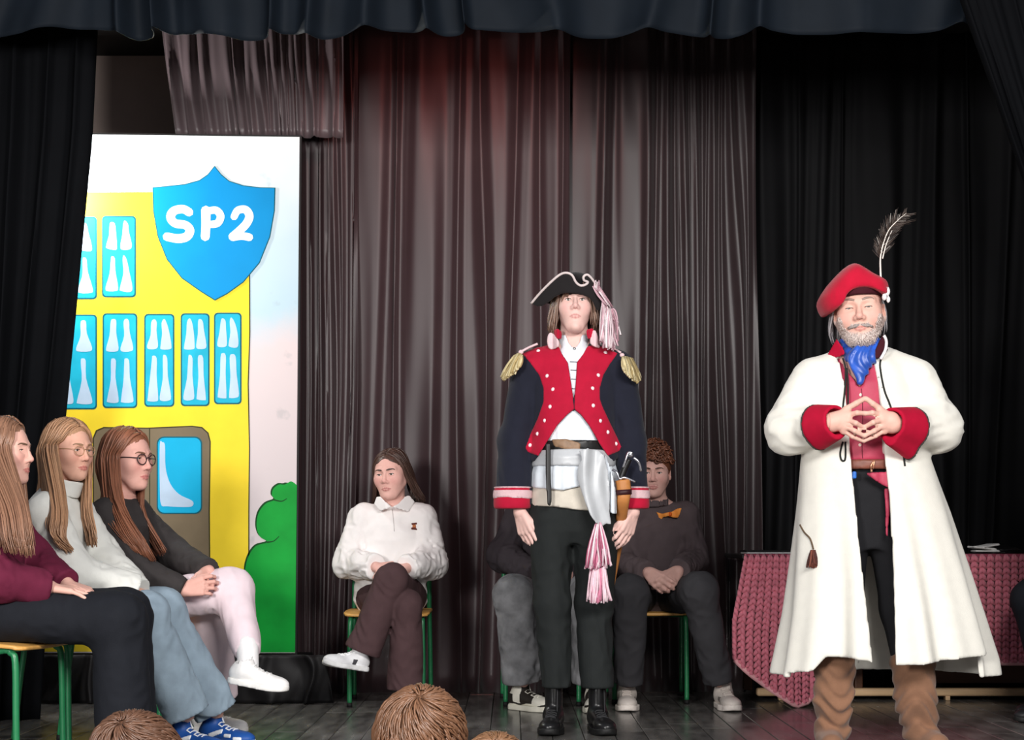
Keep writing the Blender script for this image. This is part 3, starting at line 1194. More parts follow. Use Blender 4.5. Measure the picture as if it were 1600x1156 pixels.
    def w(s, *p):
        return s.W([p])[0]

    def sdf(s, p):
        return s.fl(s.loc(p)) * s.k * min(1, s.sx)

    def face(s, x, z, off=0.0):
        ys = np.linspace(-0.16, 0.02, 181)
        q = np.stack([np.full(181, x), ys, np.full(181, z)], 1).astype(np.float32)
        d = s.fl(q)
        i = int(np.argmax(d < 0))
        return np.array([x, ys[i] - off, z])

    def col(s, p):
        q = s.loc(p)
        c = np.tile(s.skin, (len(q), 1))
        lp = np.clip((0.0012 - s.lipf(q)) / 0.0016, 0, 1)[:, None] * (np.abs(q[:, 2] + 0.066) < 0.02)[:, None]
        c = c * (1 - lp) + s.lip * lp
        ro = np.exp(-((np.abs(q[:, 0]) - 0.042) ** 2 + (q[:, 2] + 0.028) ** 2) / 0.0005) * (q[:, 1] < -0.02) + 0.8 * np.exp(-(q[:, 0] ** 2 + (q[:, 2] + 0.03) ** 2) / 0.00018) * (q[:, 1] < -0.085)
        c = c * (1 - ro[:, None] * np.array([0.02, 0.14, 0.12]))
        return c

    def eyes(s, parent, iris=(70, 60, 50), gaze=(0, 0)):
        for e in s.eye:
            bm = bmesh.new()
            bmesh.ops.create_uvsphere(bm, u_segments=24, v_segments=16, radius=0.0133)
            V = np.array([v.co[:] for v in bm.verts])
            g = rot(gaze[0], gaze[1], 0) @ np.array([0, -1.0, 0])
            a = np.degrees(np.arccos(np.clip(V @ g / 0.0133, -1, 1)))
            cc = np.where((a < 12)[:, None], np.array(lin((15, 14, 14))), np.where((a < 29)[:, None], np.array(lin(iris)), np.array(lin((228, 222, 218)))))
            me = bpy.data.meshes.new('eye')
            bm.to_mesh(me)
            bm.free()
            W = s.W(V + e)
            me.vertices.foreach_set('co', W.astype(np.float32).ravel())
            shade(me)
            set_col(me, cc)
            link('eye', me, m_eye, parent)

    def brows(s, parent, rgb, z=0.0235, th=0.0042, arch=0.004, lash=True):
        cc = lin(rgb)
        for q in (-1, 1):
            xs = [0.012, 0.022, 0.033, 0.043, 0.051]
            pts = [s.face(q * x, z + arch * math.sin(i / 4 * 2.6) - (0.003 if i == 4 else 0), 0.0005) for i, x in enumerate(xs)]
            link('eyebrow', tubes_mesh('eyebrow', [(s.W(catmull(pts, 3)), np.interp(np.linspace(0, 1, 13), [0, 0.3, 1], [th * 0.7, th, th * 0.4]) * s.k)], 6, [cc], 0.6), m_hair, parent)
            if lash:
                e = s.eye[0 if q < 0 else 1]
                L = []
                for i in range(7):
                    t = i / 6 * 2 - 1
                    L.append(e + np.array([0.0148 * t, -0.0150 * math.sqrt(max(0, 1 - 0.75 * t * t)), -0.0012 + s.lid * math.sqrt(max(0, 1 - t * t)) * 0.9 + 0.0004]))
                link('eyelash', tubes_mesh('eyelash', [(s.W(L), 0.0013 * s.k)], 5, [np.array(cc) * 0.4]), m_hair, parent)


def hand(w, fdir, palm, thumb_side, length=0.182, curl=(20, 20, 20, 20), bend=None, spread=(8, 2, -3, -9), thumb=(35, 15), thumb_out=40, k=0.004):
    """Palm and five fingers. fdir: wrist to knuckles; palm: the way the palm faces; thumb_side: rough direction of the thumb."""
    w = np.asarray(w, float)
    s = length / 0.182
    f = unit(fdir)
    n = np.asarray(palm, float)
    n = unit(n - f * (n @ f))
    t = np.cross(f, n)
    if t @ np.asarray(thumb_side, float) < 0:
        t = -t

    def turn(v, ax, deg):
        a = math.radians(deg)
        return v * math.cos(a) + np.cross(ax, v) * math.sin(a) + ax * (ax @ v) * (1 - math.cos(a))
    palmf, fing = [], []
    kn = [0.033, 0.011, -0.011, -0.031]
    kl = [0.088, 0.092, 0.087, 0.079]
    segs = [(0.042, 0.025, 0.021), (0.046, 0.029, 0.022), (0.043, 0.027, 0.021), (0.034, 0.020, 0.019)]
    rr = [0.0092, 0.0095, 0.009, 0.0078]
    tips = []
    for i in range(4):
        a = w + t * kn[i] * 0.55 * s + f * 0.005 * s
        b = w + t * kn[i] * s + f * kl[i] * s
        palmf.append(cone(a, b, 0.0135 * s, 0.0115 * s))
        d = turn(f, n, 0)
        ax = np.cross(f, n)
        # splay in the palm plane
        spl = math.radians(spread[i])
        d = unit(f * math.cos(spl) + t * math.sin(spl))
        hinge = unit(np.cross(d, n))
        c = curl[i] if np.ndim(curl[i]) else (curl[i], curl[i] * 1.2, curl[i] * 0.8)
        p = b
        r0 = rr[i] * s
        for j in range(3):
            d = turn(d, hinge, c[j])
            q = p + d * segs[i][j] * s
            fing.append((i, cone(p, q, r0 * (1 - 0.06 * j), r0 * (0.94 - 0.08 * j))))
            p = q
        tips.append(p)
    pf = union(palmf, 0.012 * s)
    out = math.radians(thumb_out)
    tb = w + f * 0.018 * s + t * 0.020 * s + n * 0.004 * s
    d = unit(f * math.cos(out) + t * math.sin(out) + n * 0.25)
    th = []
    p = tb
    L = (0.042, 0.032, 0.026)
    R = (0.0145, 0.0108, 0.0098, 0.0085)
    back = np.cross(t, f)
    if back @ n < 0:
        back = -back
    for j in range(3):
        if j:
            aim = unit(f * 0.9 + n * 0.35 - t * 0.1)
            d = unit(d * math.cos(math.radians(thumb[j - 1])) + aim * math.sin(math.radians(thumb[j - 1])))
        q = p + d * L[j] * s
        th.append(cone(p, q, R[j] * s, R[j + 1] * s))
        p = q
    tips.append(p)
    tf = union(th, 0.006 * s)
    ff = [union([g for ii, g in fing if ii == i], 0.002) for i in range(4)]

    def g(p):
        d = pf(p)
        d = smin(d, tf(p), 0.010 * s)
        fd = ff[0](p)
        for h in ff[1:]:
            fd = np.minimum(fd, h(p))
        return smin(d, fd, k)
    g.tips = tips
    g.box = box_of(np.array(tips + [w, w + f * 0.1 * s + t * 0.05 * s, w + f * 0.09 * s - t * 0.04 * s]), 0.022)
    return g


def body(parent, head, neck_base, fs, hands=(), boxes=(), k=0.03, hskin=None, coarse=0.014, bbox=None, hvox=0.0029):
    """One continuous skin surface: head, neck, limbs and hands."""
    nk = cone(head.w(0, 0.024, -0.045), neck_base, 0.052 * head.k, 0.060 * head.k)
    limbs = union([nk] + fs, k)

    def f(p):
        d = smin(head.sdf(p), nk(p), 0.018)
        d = smin(d, limbs(p), 0.004)
        for h in hands:
            d = smin(d, h(p), 0.008)
        return d
    hb = box_of(head.W([(x, y, z) for x in (-0.1, 0.1) for y in (-0.13, 0.115) for z in (-0.135, 0.13)]), 0.0)
    bx = [(hb[0], hb[1], hvox)]
    for h in hands:
        bx.append((*h.box, 0.0030))
    bx += list(boxes)
    if bbox is not None:
        bx.append((*bbox, coarse))

    def col(p):
        return head.col(p)
    o = sculpt('body', f, bx, m_skin, parent, col, exact=True)
    head.eyes(parent)
    return o


def guides_to_locks(guides, n, seed, r=0.006, jit=0.006, rgb=(120, 90, 70), var=0.25, taper=0.25, wave=0.0):
    """Interpolate hair guides (each a list of points) into n locks; returns tube lines and colours."""
    rs = np.random.RandomState(seed)
    G = np.array([catmull(g, 3) if len(g) == len(guides[0]) else None for g in guides])
    m, kk = G.shape[0], G.shape[1]
    lines, cols = [], []
    for i in range(n):
        u = rs.rand() * (m - 1)
        a = int(min(u, m - 2))
        t = u - a
        p = G[a] * (1 - t) + G[a + 1] * t
        j = rs.randn(3) * jit
        w = np.linspace(0.3, 1, kk)[:, None]
        p = p + j * w + np.sin(np.linspace(0, 5 + rs.rand() * 4, kk) + rs.rand() * 6)[:, None] * rs.randn(3) * jit * 0.5
        if wave:
            p = p + np.array([1.0, 0.3, 0]) * (wave * np.sin(np.linspace(0, 13, kk) + 0.5 * rs.rand()) * np.clip(np.linspace(-0.8, 1.4, kk), 0, 1))[:, None]
        e = int(kk * (0.86 + 0.14 * rs.rand()))
        p = p[:e]
        rad = r * (0.7 + 0.6 * rs.rand()) * np.interp(np.linspace(0, 1, e), [0, 0.12, 0.7, 1], [0.6, 1, 0.9, taper])
        lines.append((p, rad))
        cols.append(np.array(lin(rgb)) * (1 + var * (rs.rand() * 2 - 1)))
    return lines, cols


def hair_mesh(parent, lines, cols, name='hair', sides=4, m=None, flat=0.7):
    return link(name, tubes_mesh(name, lines, sides, cols, flat), m or m_hair, parent)


def shoe(parent, heel, toe_dir, rgb_up, rgb_sole, length=0.275, pitch=0, roll=0, panels=(), laces=None, high=0.0, name='shoe', rough=0.5, h=0.004, sole_h=0.026, hollow=True):
    """heel: floor point under the back of the heel. toe_dir: yaw degrees (0 towards the camera). panels: (rgb, region fn in shoe space)."""
    s = length / 0.275
    R = rot(toe_dir, 0, 0) @ np.array(Matrix.Rotation(math.radians(pitch), 3, 'X')) @ np.array(Matrix.Rotation(math.radians(roll), 3, 'Y'))
    h0 = np.asarray(heel, float)
    R32 = R.astype(np.float32)

    def L(p):
        q = ((p - h0.astype(np.float32)) @ R32) / s
        return np.stack([q[:, 0], -q[:, 1], q[:, 2]], 1)     # x across, y from heel to toe, z up

    upper = union([ell((0, 0.052, 0.045), (0.034, 0.052, 0.046)), cone((0, 0.045, 0.055), (0, 0.065, 0.095 + high), 0.034, 0.037),
                   cone((0, 0.07, 0.062), (0, 0.175, 0.036), 0.036, 0.028, (1, 0, 0), 1.15), ell((0.002, 0.205, 0.034), (0.044, 0.062, 0.030))], 0.022)
    hole = cone((0, 0.058, 0.085 + high), (0, 0.066, 0.2), 0.029, 0.034)
    up = lambda q: np.maximum(smax(upper(q), -hole(q), 0.004) if hollow else upper(q), sole_h * 0.7 - q[:, 2])
    outline = union([cone((0, 0.036, 0), (0.002, 0.17, 0), 0.0345, 0.046, None), cone((0.002, 0.17, 0), (0.002, 0.225, 0), 0.046, 0.040)], 0.02)

    def sole(q):
        z0 = np.clip((q[:, 1] - 0.19) / 0.1, 0, 1) ** 2 * 0.016
        qq = q.copy()
        qq[:, 2] = 0
        return np.maximum(outline(qq) - 0.003, np.maximum(z0 - q[:, 2], q[:, 2] - sole_h - z0 * 0.8))
    corners = np.array([(x, -y, z) for x in (-0.065, 0.065) for y in (-0.02, 0.29) for z in (-0.01, 0.15 + high)]) * s
    bb = box_of(h0 + corners @ R.T, 0.004)
    m_up = mat('shoe_upper_%d_%d_%d' % tuple(rgb_up), rgb_up, rough, 0.07, 30)
    m_so = mat('shoe_sole_%d_%d_%d' % tuple(rgb_sole), rgb_sole, 0.6, 0.05, 30)
    o = sculpt(name, lambda p: up(L(p)) * s, [(*bb, h)], m_up, parent)
    so = sculpt('sole', lambda p: sole(L(p)) * s, [(*bb, h)], m_so, o)
    for rgb, reg in panels:
        mp = mat('shoe_panel_%d_%d_%d' % tuple(rgb), rgb, 0.5, 0.07, 30)
        sculpt('panel', lambda p, reg=reg: np.maximum(up(L(p)) - 0.0022, reg(L(p))) * s, [(*bb, 0.003)], mp, o)
    if laces is not None:
        ml = mat('lace_%d_%d_%d' % tuple(laces), laces, 0.7, 0.05, 30)
        zig = []
        for i in range(6):
            y = 0.090 + 0.018 * i
            for x in (np.linspace(-0.02, 0.02, 5) if i % 2 == 0 else np.linspace(0.02, -0.02, 5)):
                zz = np.linspace(0.16 + high, 0.02, 141)
                q = np.stack([np.full(141, x), np.full(141, y), zz], 1).astype(np.float32)
                d = upper(q)
                iz = int(np.argmax(d < 0))
                zig.append((x, -y, zz[iz] + 0.002))
        ln = [(h0 + (np.array(zig) * s) @ R.T, 0.0028)]
        link('laces', tubes_mesh('laces', ln, 5), ml, o)
    return o


def limb_garment(pts, rads, k=0.03):
    return chain([np.asarray(p, float) for p in pts], rads, k)


def person(pos, label, name='person'):
    return thing(name, (pos[0], pos[1], pos[2] if len(pos) > 2 else 0), label, 'person')


def cloth(name, rgb, **kw):
    kw.setdefault('rough', 0.85)
    kw.setdefault('var', 0.07)
    kw.setdefault('scale', 25)
    kw.setdefault('spec', 0.2)
    kw.setdefault('bump', 0.25)
    kw.setdefault('bscale', 500)
    return mat(name, rgb, kw.pop('rough'), kw.pop('var'), kw.pop('scale'), **kw)
# ---------------------------------------------------------------- shared builders for clothed figures
def frame_of(side, up):
    up = unit(up)
    side = unit(np.asarray(side, float) - up * (np.asarray(side, float) @ up))
    return np.stack([side, np.cross(up, side), up], 1)      # columns: across, back, up


def ray_on(f, px, py, d0, d1, off=0.003):
    """First point of surface f along the view line through (px, py), lifted by off."""
    ds = np.linspace(d0, d1, 400)
    pts = np.array([P(px, py, d) for d in ds])
    v = f(pts.astype(np.float32))
    i = int(np.argmax(v < 0))
    if v[i] >= 0:
        return P(px, py, (d0 + d1) / 2)
    return P(px, py, ds[i] - off)


def line_on(f, pts, d0, d1, off=0.003, n=4):
    return np.array([ray_on(f, x, y, d0, d1, off) for x, y in catmull(pts, n)])


def disc_on(name, f, px, py, d0, d1, r, m, parent, dome=0.5):
    c = ray_on(f, px, py, d0, d1, -0.001)
    bm = bmesh.new()
    bmesh.ops.create_uvsphere(bm, u_segments=12, v_segments=8, radius=r)
    for v in bm.verts:
        v.co = Vector((v.co.x + c[0], v.co.y * dome + c[1], v.co.z + c[2]))
    me = bpy.data.meshes.new(name)
    bm.to_mesh(me)
    bm.free()
    shade(me)
    return link(name, me, m, parent)


def pxpoly(pts, d):
    return [(P(x, y, d)[0], P(x, y, d)[2]) for x, y in pts]


def sheet(poly, yfun, th):
    """Thick sheet over an x,z outline whose depth follows yfun(x, z)."""
    pl = poly2(poly)
    return lambda p: lazy_max(np.abs(p[:, 1] - yfun(p[:, 0], p[:, 2])) - th, p, pl)


def strands(parent, name, top, bottom, n, seed, r, rgbs, m=None, jit=0.004, k=6, kind=None):
    """A fringe: n strands from the line top to the line bottom."""
    rs = np.random.RandomState(seed)
    top = np.asarray(top, float)
    bottom = np.asarray(bottom, float)
    lines, cols = [], []
    for i in range(n):
        u = (i + rs.rand()) / n
        a = np.array([np.interp(u, np.linspace(0, 1, len(top)), top[:, j]) for j in range(3)])
        b = np.array([np.interp(u, np.linspace(0, 1, len(bottom)), bottom[:, j]) for j in range(3)])
        t = np.linspace(0, 1, k)[:, None]
        p = a * (1 - t) + b * t + rs.randn(3) * jit * np.sin(t * 3.0) + rs.randn(3) * jit * 0.7 * t
        lines.append((p, r * (0.8 + 0.4 * rs.rand())))
        cols.append(np.array(lin(rgbs[rs.randint(len(rgbs))])) * (0.85 + 0.3 * rs.rand()))
    return link(name, tubes_mesh(name, lines, 5, cols), m or m_fringe, parent)


m_fringe = mat('fringe_thread', (255, 255, 255), 0.75, 0.1, 60, attr=True)

# ================================================================ the young man in the historical uniform
A0 = 6.9
ua = A0 / F


def a(x, y, dd=0.0):
    return P(x, y, A0 + dd)


def za(y):
    return P(0, y, A0)[2]


yA = thing('person', (a(897, 0)[0], A0, 0), 'standing youth in navy and red uniform jacket with black tricorn hat', 'person')
hA = Head(a(897.5, 479, 0.0), yaw=0, pitch=9, size=1.03, sx=0.89, jaw=0.87, lid=0.0048, chin=0.006, lips=0.8, nose=0.85, skin=(228, 188, 178), lip=(196, 132, 128))
shL, shR = a(832, 574, 0.02), a(964, 574, 0.02)
elL, elR = a(803, 690, 0.03), a(991, 690, 0.03)
wrL, wrR = a(812, 800, -0.02), a(990, 800, -0.02)
handL = hand(wrL, a(824, 840, -0.04) - wrL, (0.75, 0.65, 0.0), (0.2, -1, 0.1), 0.185, curl=(14, 16, 18, 22), spread=(4, 1, -2, -5), thumb_out=24, thumb=(25, 15))
handR = hand(wrR, a(976, 840, -0.04) - wrR, (-0.75, 0.65, 0.0), (-0.2, -1, 0.1), 0.185, curl=(22, 18, 16, 16), spread=(5, 1, -2, -5), thumb_out=28, thumb=(25, 15))
cxA = a(897, 0)[0]
torso_knots = [(za(800), cxA, A0 + 0.02, 52 * ua, 0.085), (za(740), cxA, A0 + 0.02, 58 * ua, 0.10), (za(690), cxA, A0 + 0.02, 52 * ua, 0.095), (za(620), cxA, A0 + 0.02, 60 * ua, 0.105), (za(575), cxA, A0 + 0.02, 64 * ua, 0.09), (za(545), cxA, A0 + 0.02, 30 * ua, 0.06)]
bfA = [zloft(torso_knots), cone(shL, elL, 0.048, 0.040), cone(elL, wrL, 0.038, 0.026), cone(shR, elR, 0.048, 0.040), cone(elR, wrR, 0.038, 0.026),
       cone(shL, a(880, 555, 0.02), 0.05), cone(shR, a(914, 555, 0.02), 0.05),
       cone(a(866, 805), a(867, 940), 0.065, 0.05), cone(a(867, 940), a(869, 1070, 0.03), 0.045, 0.026), cone(a(928, 805), a(927, 940), 0.065, 0.05), cone(a(927, 940), a(930, 1070, 0.03), 0.045, 0.026)]
body(yA, hA, a(897, 556, 0.03), bfA, [handL, handR], [], bbox=(a(780, 1130, -0.2), a(1015, 530, 0.2)), coarse=0.016)
hA.brows(yA, (110, 86, 72), th=0.0036)

# hair
hw = hA.w
gl = [[hw(-0.02, -0.075, 0.085), hw(-0.055, -0.075, 0.05), hw(-0.078, -0.05, 0.0), hw(-0.088, -0.03, -0.06), hw(-0.092, -0.02, -0.112)],
      [hw(-0.03, -0.05, 0.10), hw(-0.072, -0.05, 0.05), hw(-0.092, -0.03, -0.01), hw(-0.104, -0.01, -0.07), hw(-0.112, 0.0, -0.12)],
      [hw(-0.03, 0.0, 0.11), hw(-0.085, 0.0, 0.05), hw(-0.097, 0.01, -0.01), hw(-0.105, 0.02, -0.07), hw(-0.10, 0.03, -0.125)],
      [hw(-0.02, 0.06, 0.11), hw(-0.07, 0.08, 0.05), hw(-0.08, 0.09, -0.01), hw(-0.08, 0.09, -0.07), hw(-0.07, 0.09, -0.125)],
      [hw(0.0, 0.07, 0.11), hw(0.0, 0.11, 0.05), hw(0.0, 0.115, -0.01), hw(0.0, 0.115, -0.07), hw(0.0, 0.11, -0.125)],
      [hw(0.02, 0.06, 0.11), hw(0.07, 0.08, 0.05), hw(0.08, 0.09, -0.01), hw(0.08, 0.09, -0.07), hw(0.07, 0.09, -0.125)],
      [hw(0.03, 0.0, 0.11), hw(0.085, 0.0, 0.05), hw(0.097, 0.01, -0.01), hw(0.104, 0.02, -0.07), hw(0.10, 0.03, -0.115)],
      [hw(0.02, -0.06, 0.10), hw(0.07, -0.055, 0.05), hw(0.088, -0.035, -0.01), hw(0.094, -0.02, -0.06), hw(0.090, -0.01, -0.105)],
      [hw(0.01, -0.08, 0.085), hw(0.05, -0.082, 0.045), hw(0.074, -0.062, 0.01), hw(0.082, -0.04, -0.04), hw(0.084, -0.03, -0.085)]]
L1, c1 = guides_to_locks(gl, 230, 5, 0.006, 0.008, (122, 96, 82), 0.35)
gb = [[hw(-0.012, -0.07, 0.10), hw(-0.03, -0.092, 0.07), hw(-0.044, -0.094, 0.045), hw(-0.058, -0.085, 0.015), hw(-0.066, -0.075, -0.01)],
      [hw(0.0, -0.075, 0.10), hw(0.0, -0.098, 0.07), hw(-0.004, -0.102, 0.05), hw(-0.008, -0.101, 0.038), hw(-0.01, -0.100, 0.03)],
      [hw(0.01, -0.07, 0.10), hw(0.035, -0.092, 0.07), hw(0.042, -0.096, 0.05), hw(0.050, -0.094, 0.034), hw(0.055, -0.090, 0.018)]]
L2, c2 = guides_to_locks(gb, 46, 6, 0.0045, 0.004, (136, 106, 90), 0.3)
hair_mesh(yA, L1 + L2, c1 + c2)

# trousers and boots
m_tr = cloth('black_trouser_cloth', (33, 36, 36), rough=0.8)
fold_tr = lambda f, s: (lambda p: f(p) + 0.015 * crease(p, (62, 62, 40), s))
trA = union([zloft([(za(850), cxA, A0 + 0.01, 46 * ua, 0.08), (za(830), cxA, A0 + 0.01, 60 * ua, 0.105), (za(800), cxA, A0 + 0.01, 65 * ua, 0.12), (za(745), cxA, A0 + 0.01, 60 * ua, 0.11)]),
             chain([a(861, 810), a(863, 940), a(870, 1085, 0.02)], [0.092, 0.076, 0.060], 0.03), chain([a(932, 810), a(928, 940, 0.02), a(934, 1085, 0.02)], [0.092, 0.076, 0.068], 0.03)], 0.02)
trA = cut(fold_tr(trA, 4), cone(a(897, 905, -0.3), a(897, 1100, -0.3), 0.004), k=0.0)
sculpt('trousers', inter(trA, above(za(1075))), [(a(815, 1085, -0.18), a(975, 740, 0.18), 0.0055)], m_tr, yA)
m_bootA = (24, 24, 25)
shoe(yA, (a(868, 0, 0.06)[0], A0 + 0.10, 0.0), -8, m_bootA, (16, 16, 16), 0.285, high=0.11, name='boot', rough=0.3, hollow=False, laces=(40, 40, 42))
shoe(yA, (a(930, 0, 0.06)[0], A0 + 0.10, 0.0), 8, m_bootA, (16, 16, 16), 0.285, high=0.11, name='boot', rough=0.3, hollow=False, laces=(40, 40, 42))

# beige jumper hem, shirt, belt, sash
m_beige = cloth('beige_knit', (212, 204, 190))
jumper = rumple(zloft([(za(798), cxA, A0 + 0.005, 68.5 * ua, 0.135), (za(770), cxA, A0 + 0.005, 67 * ua, 0.135), (za(715), cxA, A0 + 0.01, 58 * ua, 0.11)]), 0.003, (25, 25, 12), 3)
hem = poly2(pxpoly([(820, 710), (975, 710), (975, 803), (925, 800), (870, 792), (820, 789)], A0 - 0.1))
sculpt('jumper_hem', inter(jumper, hem), [(a(822, 806, -0.17), a(975, 715, 0.17), 0.005)], m_beige, yA)
m_shirt = cloth('white_shirt_cotton', (226, 233, 240), rough=0.75)
shirt_body = zloft([(za(772), cxA, A0 + 0.0, 69 * ua, 0.15), (za(740), cxA, A0 + 0.0, 68 * ua, 0.148), (za(712), cxA, A0 + 0.01, 60 * ua, 0.128), (za(700), cxA, A0 + 0.01, 56 * ua, 0.118), (za(680), cxA, A0 + 0.01, 59 * ua, 0.126), (za(640), cxA, A0 + 0.015, 58 * ua, 0.122), (za(600), cxA, A0 + 0.02, 60 * ua, 0.115), (za(570), cxA, A0 + 0.02, 58 * ua, 0.10), (za(548), cxA, A0 + 0.02, 30 * ua, 0.08)],
                   fold=lambda th, z: 0.018 * np.sin(th * 17 + 3 * np.sin(th * 3)) * np.clip((za(640) - z) / 0.15, 0, 1))
collar = zloft([(za(556), cxA, A0 + 0.01, 27 * ua, 0.082), (za(535), cxA, A0 + 0.012, 23 * ua, 0.072), (za(524), cxA, A0 + 0.015, 23.5 * ua, 0.070)])
shirt_cut = poly2(pxpoly([(884, 520), (889, 534), (895, 542), (900, 542), (906, 534), (910, 520)], A0 - 0.08))
fshirt = inter(rumple(union([shirt_body, collar], 0.02), 0.003, (18, 18, 10), 9), poly2(pxpoly([(820, 515), (975, 515), (975, 768), (940, 765), (905, 760), (880, 766), (840, 762), (820, 756)], A0 - 0.13)))
fshirt = cut(fshirt, lambda p: np.maximum(shirt_cut(p), p[:, 1] - A0))
so = sculpt('shirt', fshirt, [(a(822, 775, -0.18), a(975, 518, 0.18), 0.0045)], m_shirt, yA)
m_btn = mat('grey_metal_button', (130, 130, 132), 0.35, metal=0.8)
disc_on('button', fshirt, 897.5, 545, A0 - 0.3, A0, 0.007, m_btn, so)
m_dark = mat('dark_hook_metal', (60, 56, 60), 0.4)
m_belt = mat('black_leather', (26, 25, 25), 0.4, 0.1, 30)
m_gold = mat('brown_gold_leather', (140, 110, 84), 0.45, 0.2, 40)
beltf = zloft([(za(705), cxA, A0 + 0.008, 60 * ua, 0.134), (za(690), cxA, A0 + 0.008, 60 * ua, 0.134)])
be = sculpt('belt', beltf, [(a(825, 712, -0.17), a(970, 684, 0.17), 0.005)], m_belt, yA)
sculpt('buckle_plate', inter(grow(beltf, 0.004), poly2(pxpoly([(862, 685), (880, 684), (908, 692), (906, 704), (885, 702), (866, 697)], A0 - 0.13)), front(A0)), [(a(855, 710, -0.17), a(915, 680, -0.05), 0.004)], m_gold, be)
sculpt('strap', sheet(pxpoly([(852, 692), (861, 692), (861, 740), (862, 780), (861, 789), (858, 791), (855, 787), (852, 740)], A0 - 0.16), lambda x, z: A0 - 0.158 + 0 * x, 0.004), [(a(848, 795, -0.19), a(866, 688, -0.12), 0.0035)], m_belt, be)
m_sash = mat('silver_satin', (190, 193, 196), 0.36, 0.08, 15, spec=0.5)
sash_ring = rumple(zloft([(za(729), cxA, A0 + 0.0, 66 * ua, 0.150), (za(716), cxA, A0 + 0.0, 65 * ua, 0.152), (za(704), cxA, A0 + 0.0, 60 * ua, 0.138)]), 0.006, (14, 20, 95), 7)
sa = sculpt('sash', sash_ring, [(a(822, 735, -0.19), a(975, 700, 0.19), 0.0045)], m_sash, yA)
tail = sheet(pxpoly([(905, 704), (918, 700), (935, 702), (945, 712), (951, 735), (954, 770), (953, 800), (956, 819), (947, 818), (940, 824), (930, 816), (922, 805), (916, 790), (909, 770), (902, 748), (903, 730), (909, 718)], A0 - 0.19),
             lambda x, z: A0 - 0.175 + 0.007 * np.sin((x - cxA) * 95 + 9 * (z - 1.0) + 1.5 * np.sin(z * 14)) - 0.018 * np.sin((x - cxA) * 40 + 6 * z), 0.006)
sculpt('sash_tail', tail, [(a(898, 828, -0.24), a(962, 697, -0.12), 0.0035)], m_sash, sa)
tie = sheet(pxpoly([(940, 708), (948, 713), (955, 735), (963, 770), (964, 803), (953, 802), (952, 775), (946, 745)], A0 - 0.14), lambda x, z: A0 - 0.14 + 0.012 * np.sin(x * 150), 0.005)
sculpt('shirt_tail', tie, [(a(936, 808, -0.17), a(968, 704, -0.10), 0.0035)], m_shirt, so)
PK = [(196, 120, 146), (228, 196, 206), (170, 84, 112), (236, 214, 220)]
tz = -0.18
strands(sa, 'tassel', [a(931, 818, tz), a(938, 816, tz)], [a(917, 886, tz), a(926, 888, tz - 0.02), a(954, 884, tz)], 46, 3, 0.0042, PK, jit=0.007)
strands(sa, 'tassel', [a(925, 870, tz + 0.01), a(944, 870, tz + 0.01)], [a(917, 936, tz), a(930, 942, tz - 0.02), a(954, 938, tz)], 46, 4, 0.0042, PK, jit=0.007)

# jacket
m_navy = cloth('navy_wool', (28, 30, 43), sheen=0.1)
m_red = cloth('crimson_wool', (178, 14, 50), sheen=0.1, rough=0.8)
jt = zloft([(za(860), cxA, A0 + 0.03, 76 * ua, 0.135), (za(725), cxA, A0 + 0.01, 74 * ua, 0.148), (za(700), cxA, A0 + 0.01, 70 * ua, 0.142), (za(660), cxA, A0 + 0.01, 66 * ua, 0.138), (za(620), cxA, A0 + 0.015, 70 * ua, 0.134), (za(585), cxA, A0 + 0.02, 74 * ua, 0.118), (za(560), cxA, A0 + 0.02, 62 * ua, 0.095), (za(540), cxA, A0 + 0.02, 34 * ua, 0.085)])
slL = chain([a(830, 577, 0.02), a(806, 690, 0.02), a(800.5, 786, -0.01)], [0.074, 0.072, 0.072], 0.03)
slR = chain([a(964, 577, 0.02), a(984, 690, 0.02), a(993, 788, -0.01)], [0.074, 0.066, 0.052], 0.03)
yoke = union([cone(a(872, 556, 0.02), a(832, 572, 0.02), 0.052, 0.070), cone(a(922, 556, 0.02), a(962, 572, 0.02), 0.052, 0.070)], 0.03)
sleeves = (lambda f: lambda p: f(p) + 0.010 * crease(p, (70, 70, 32), 12))(union([slL, slR]))
ftorso = union([jt, yoke], 0.03)


def jacket_full(p):
    return smin(ftorso(p), sleeves(p), 0.015)


vcut = poly2(pxpoly([(868, 510), (872, 536), (879, 551), (888, 565), (891.5, 590), (895.8, 622), (897.8, 622), (900.5, 590), (902, 564), (912, 551), (920, 538), (926, 510)], A0 - 0.11))
lcut = poly2(pxpoly([(897, 639), (886, 648), (871, 664), (858, 683), (841, 712), (834, 720), (818, 708), (812, 900), (985, 900), (976, 706), (960, 720), (951, 712), (938, 694), (921, 665), (908, 648)], A0 - 0.13))
opening = lambda p: np.maximum(np.minimum(vcut(p), lcut(p)), p[:, 1] - (A0 - 0.0))
sleeve_keep = union([slL, slR])


def jacket(p):
    d = jacket_full(p)
    d = lazy_max(d, p, lambda q: np.maximum(opening(q), -(sleeve_keep(q) - 0.008)), -1.0)
    # sleeve ends
    return lazy_max(d, p, lambda q: np.where(sleeve_keep(q) < 0.03, za(789) - q[:, 2], za(850) - q[:, 2]))


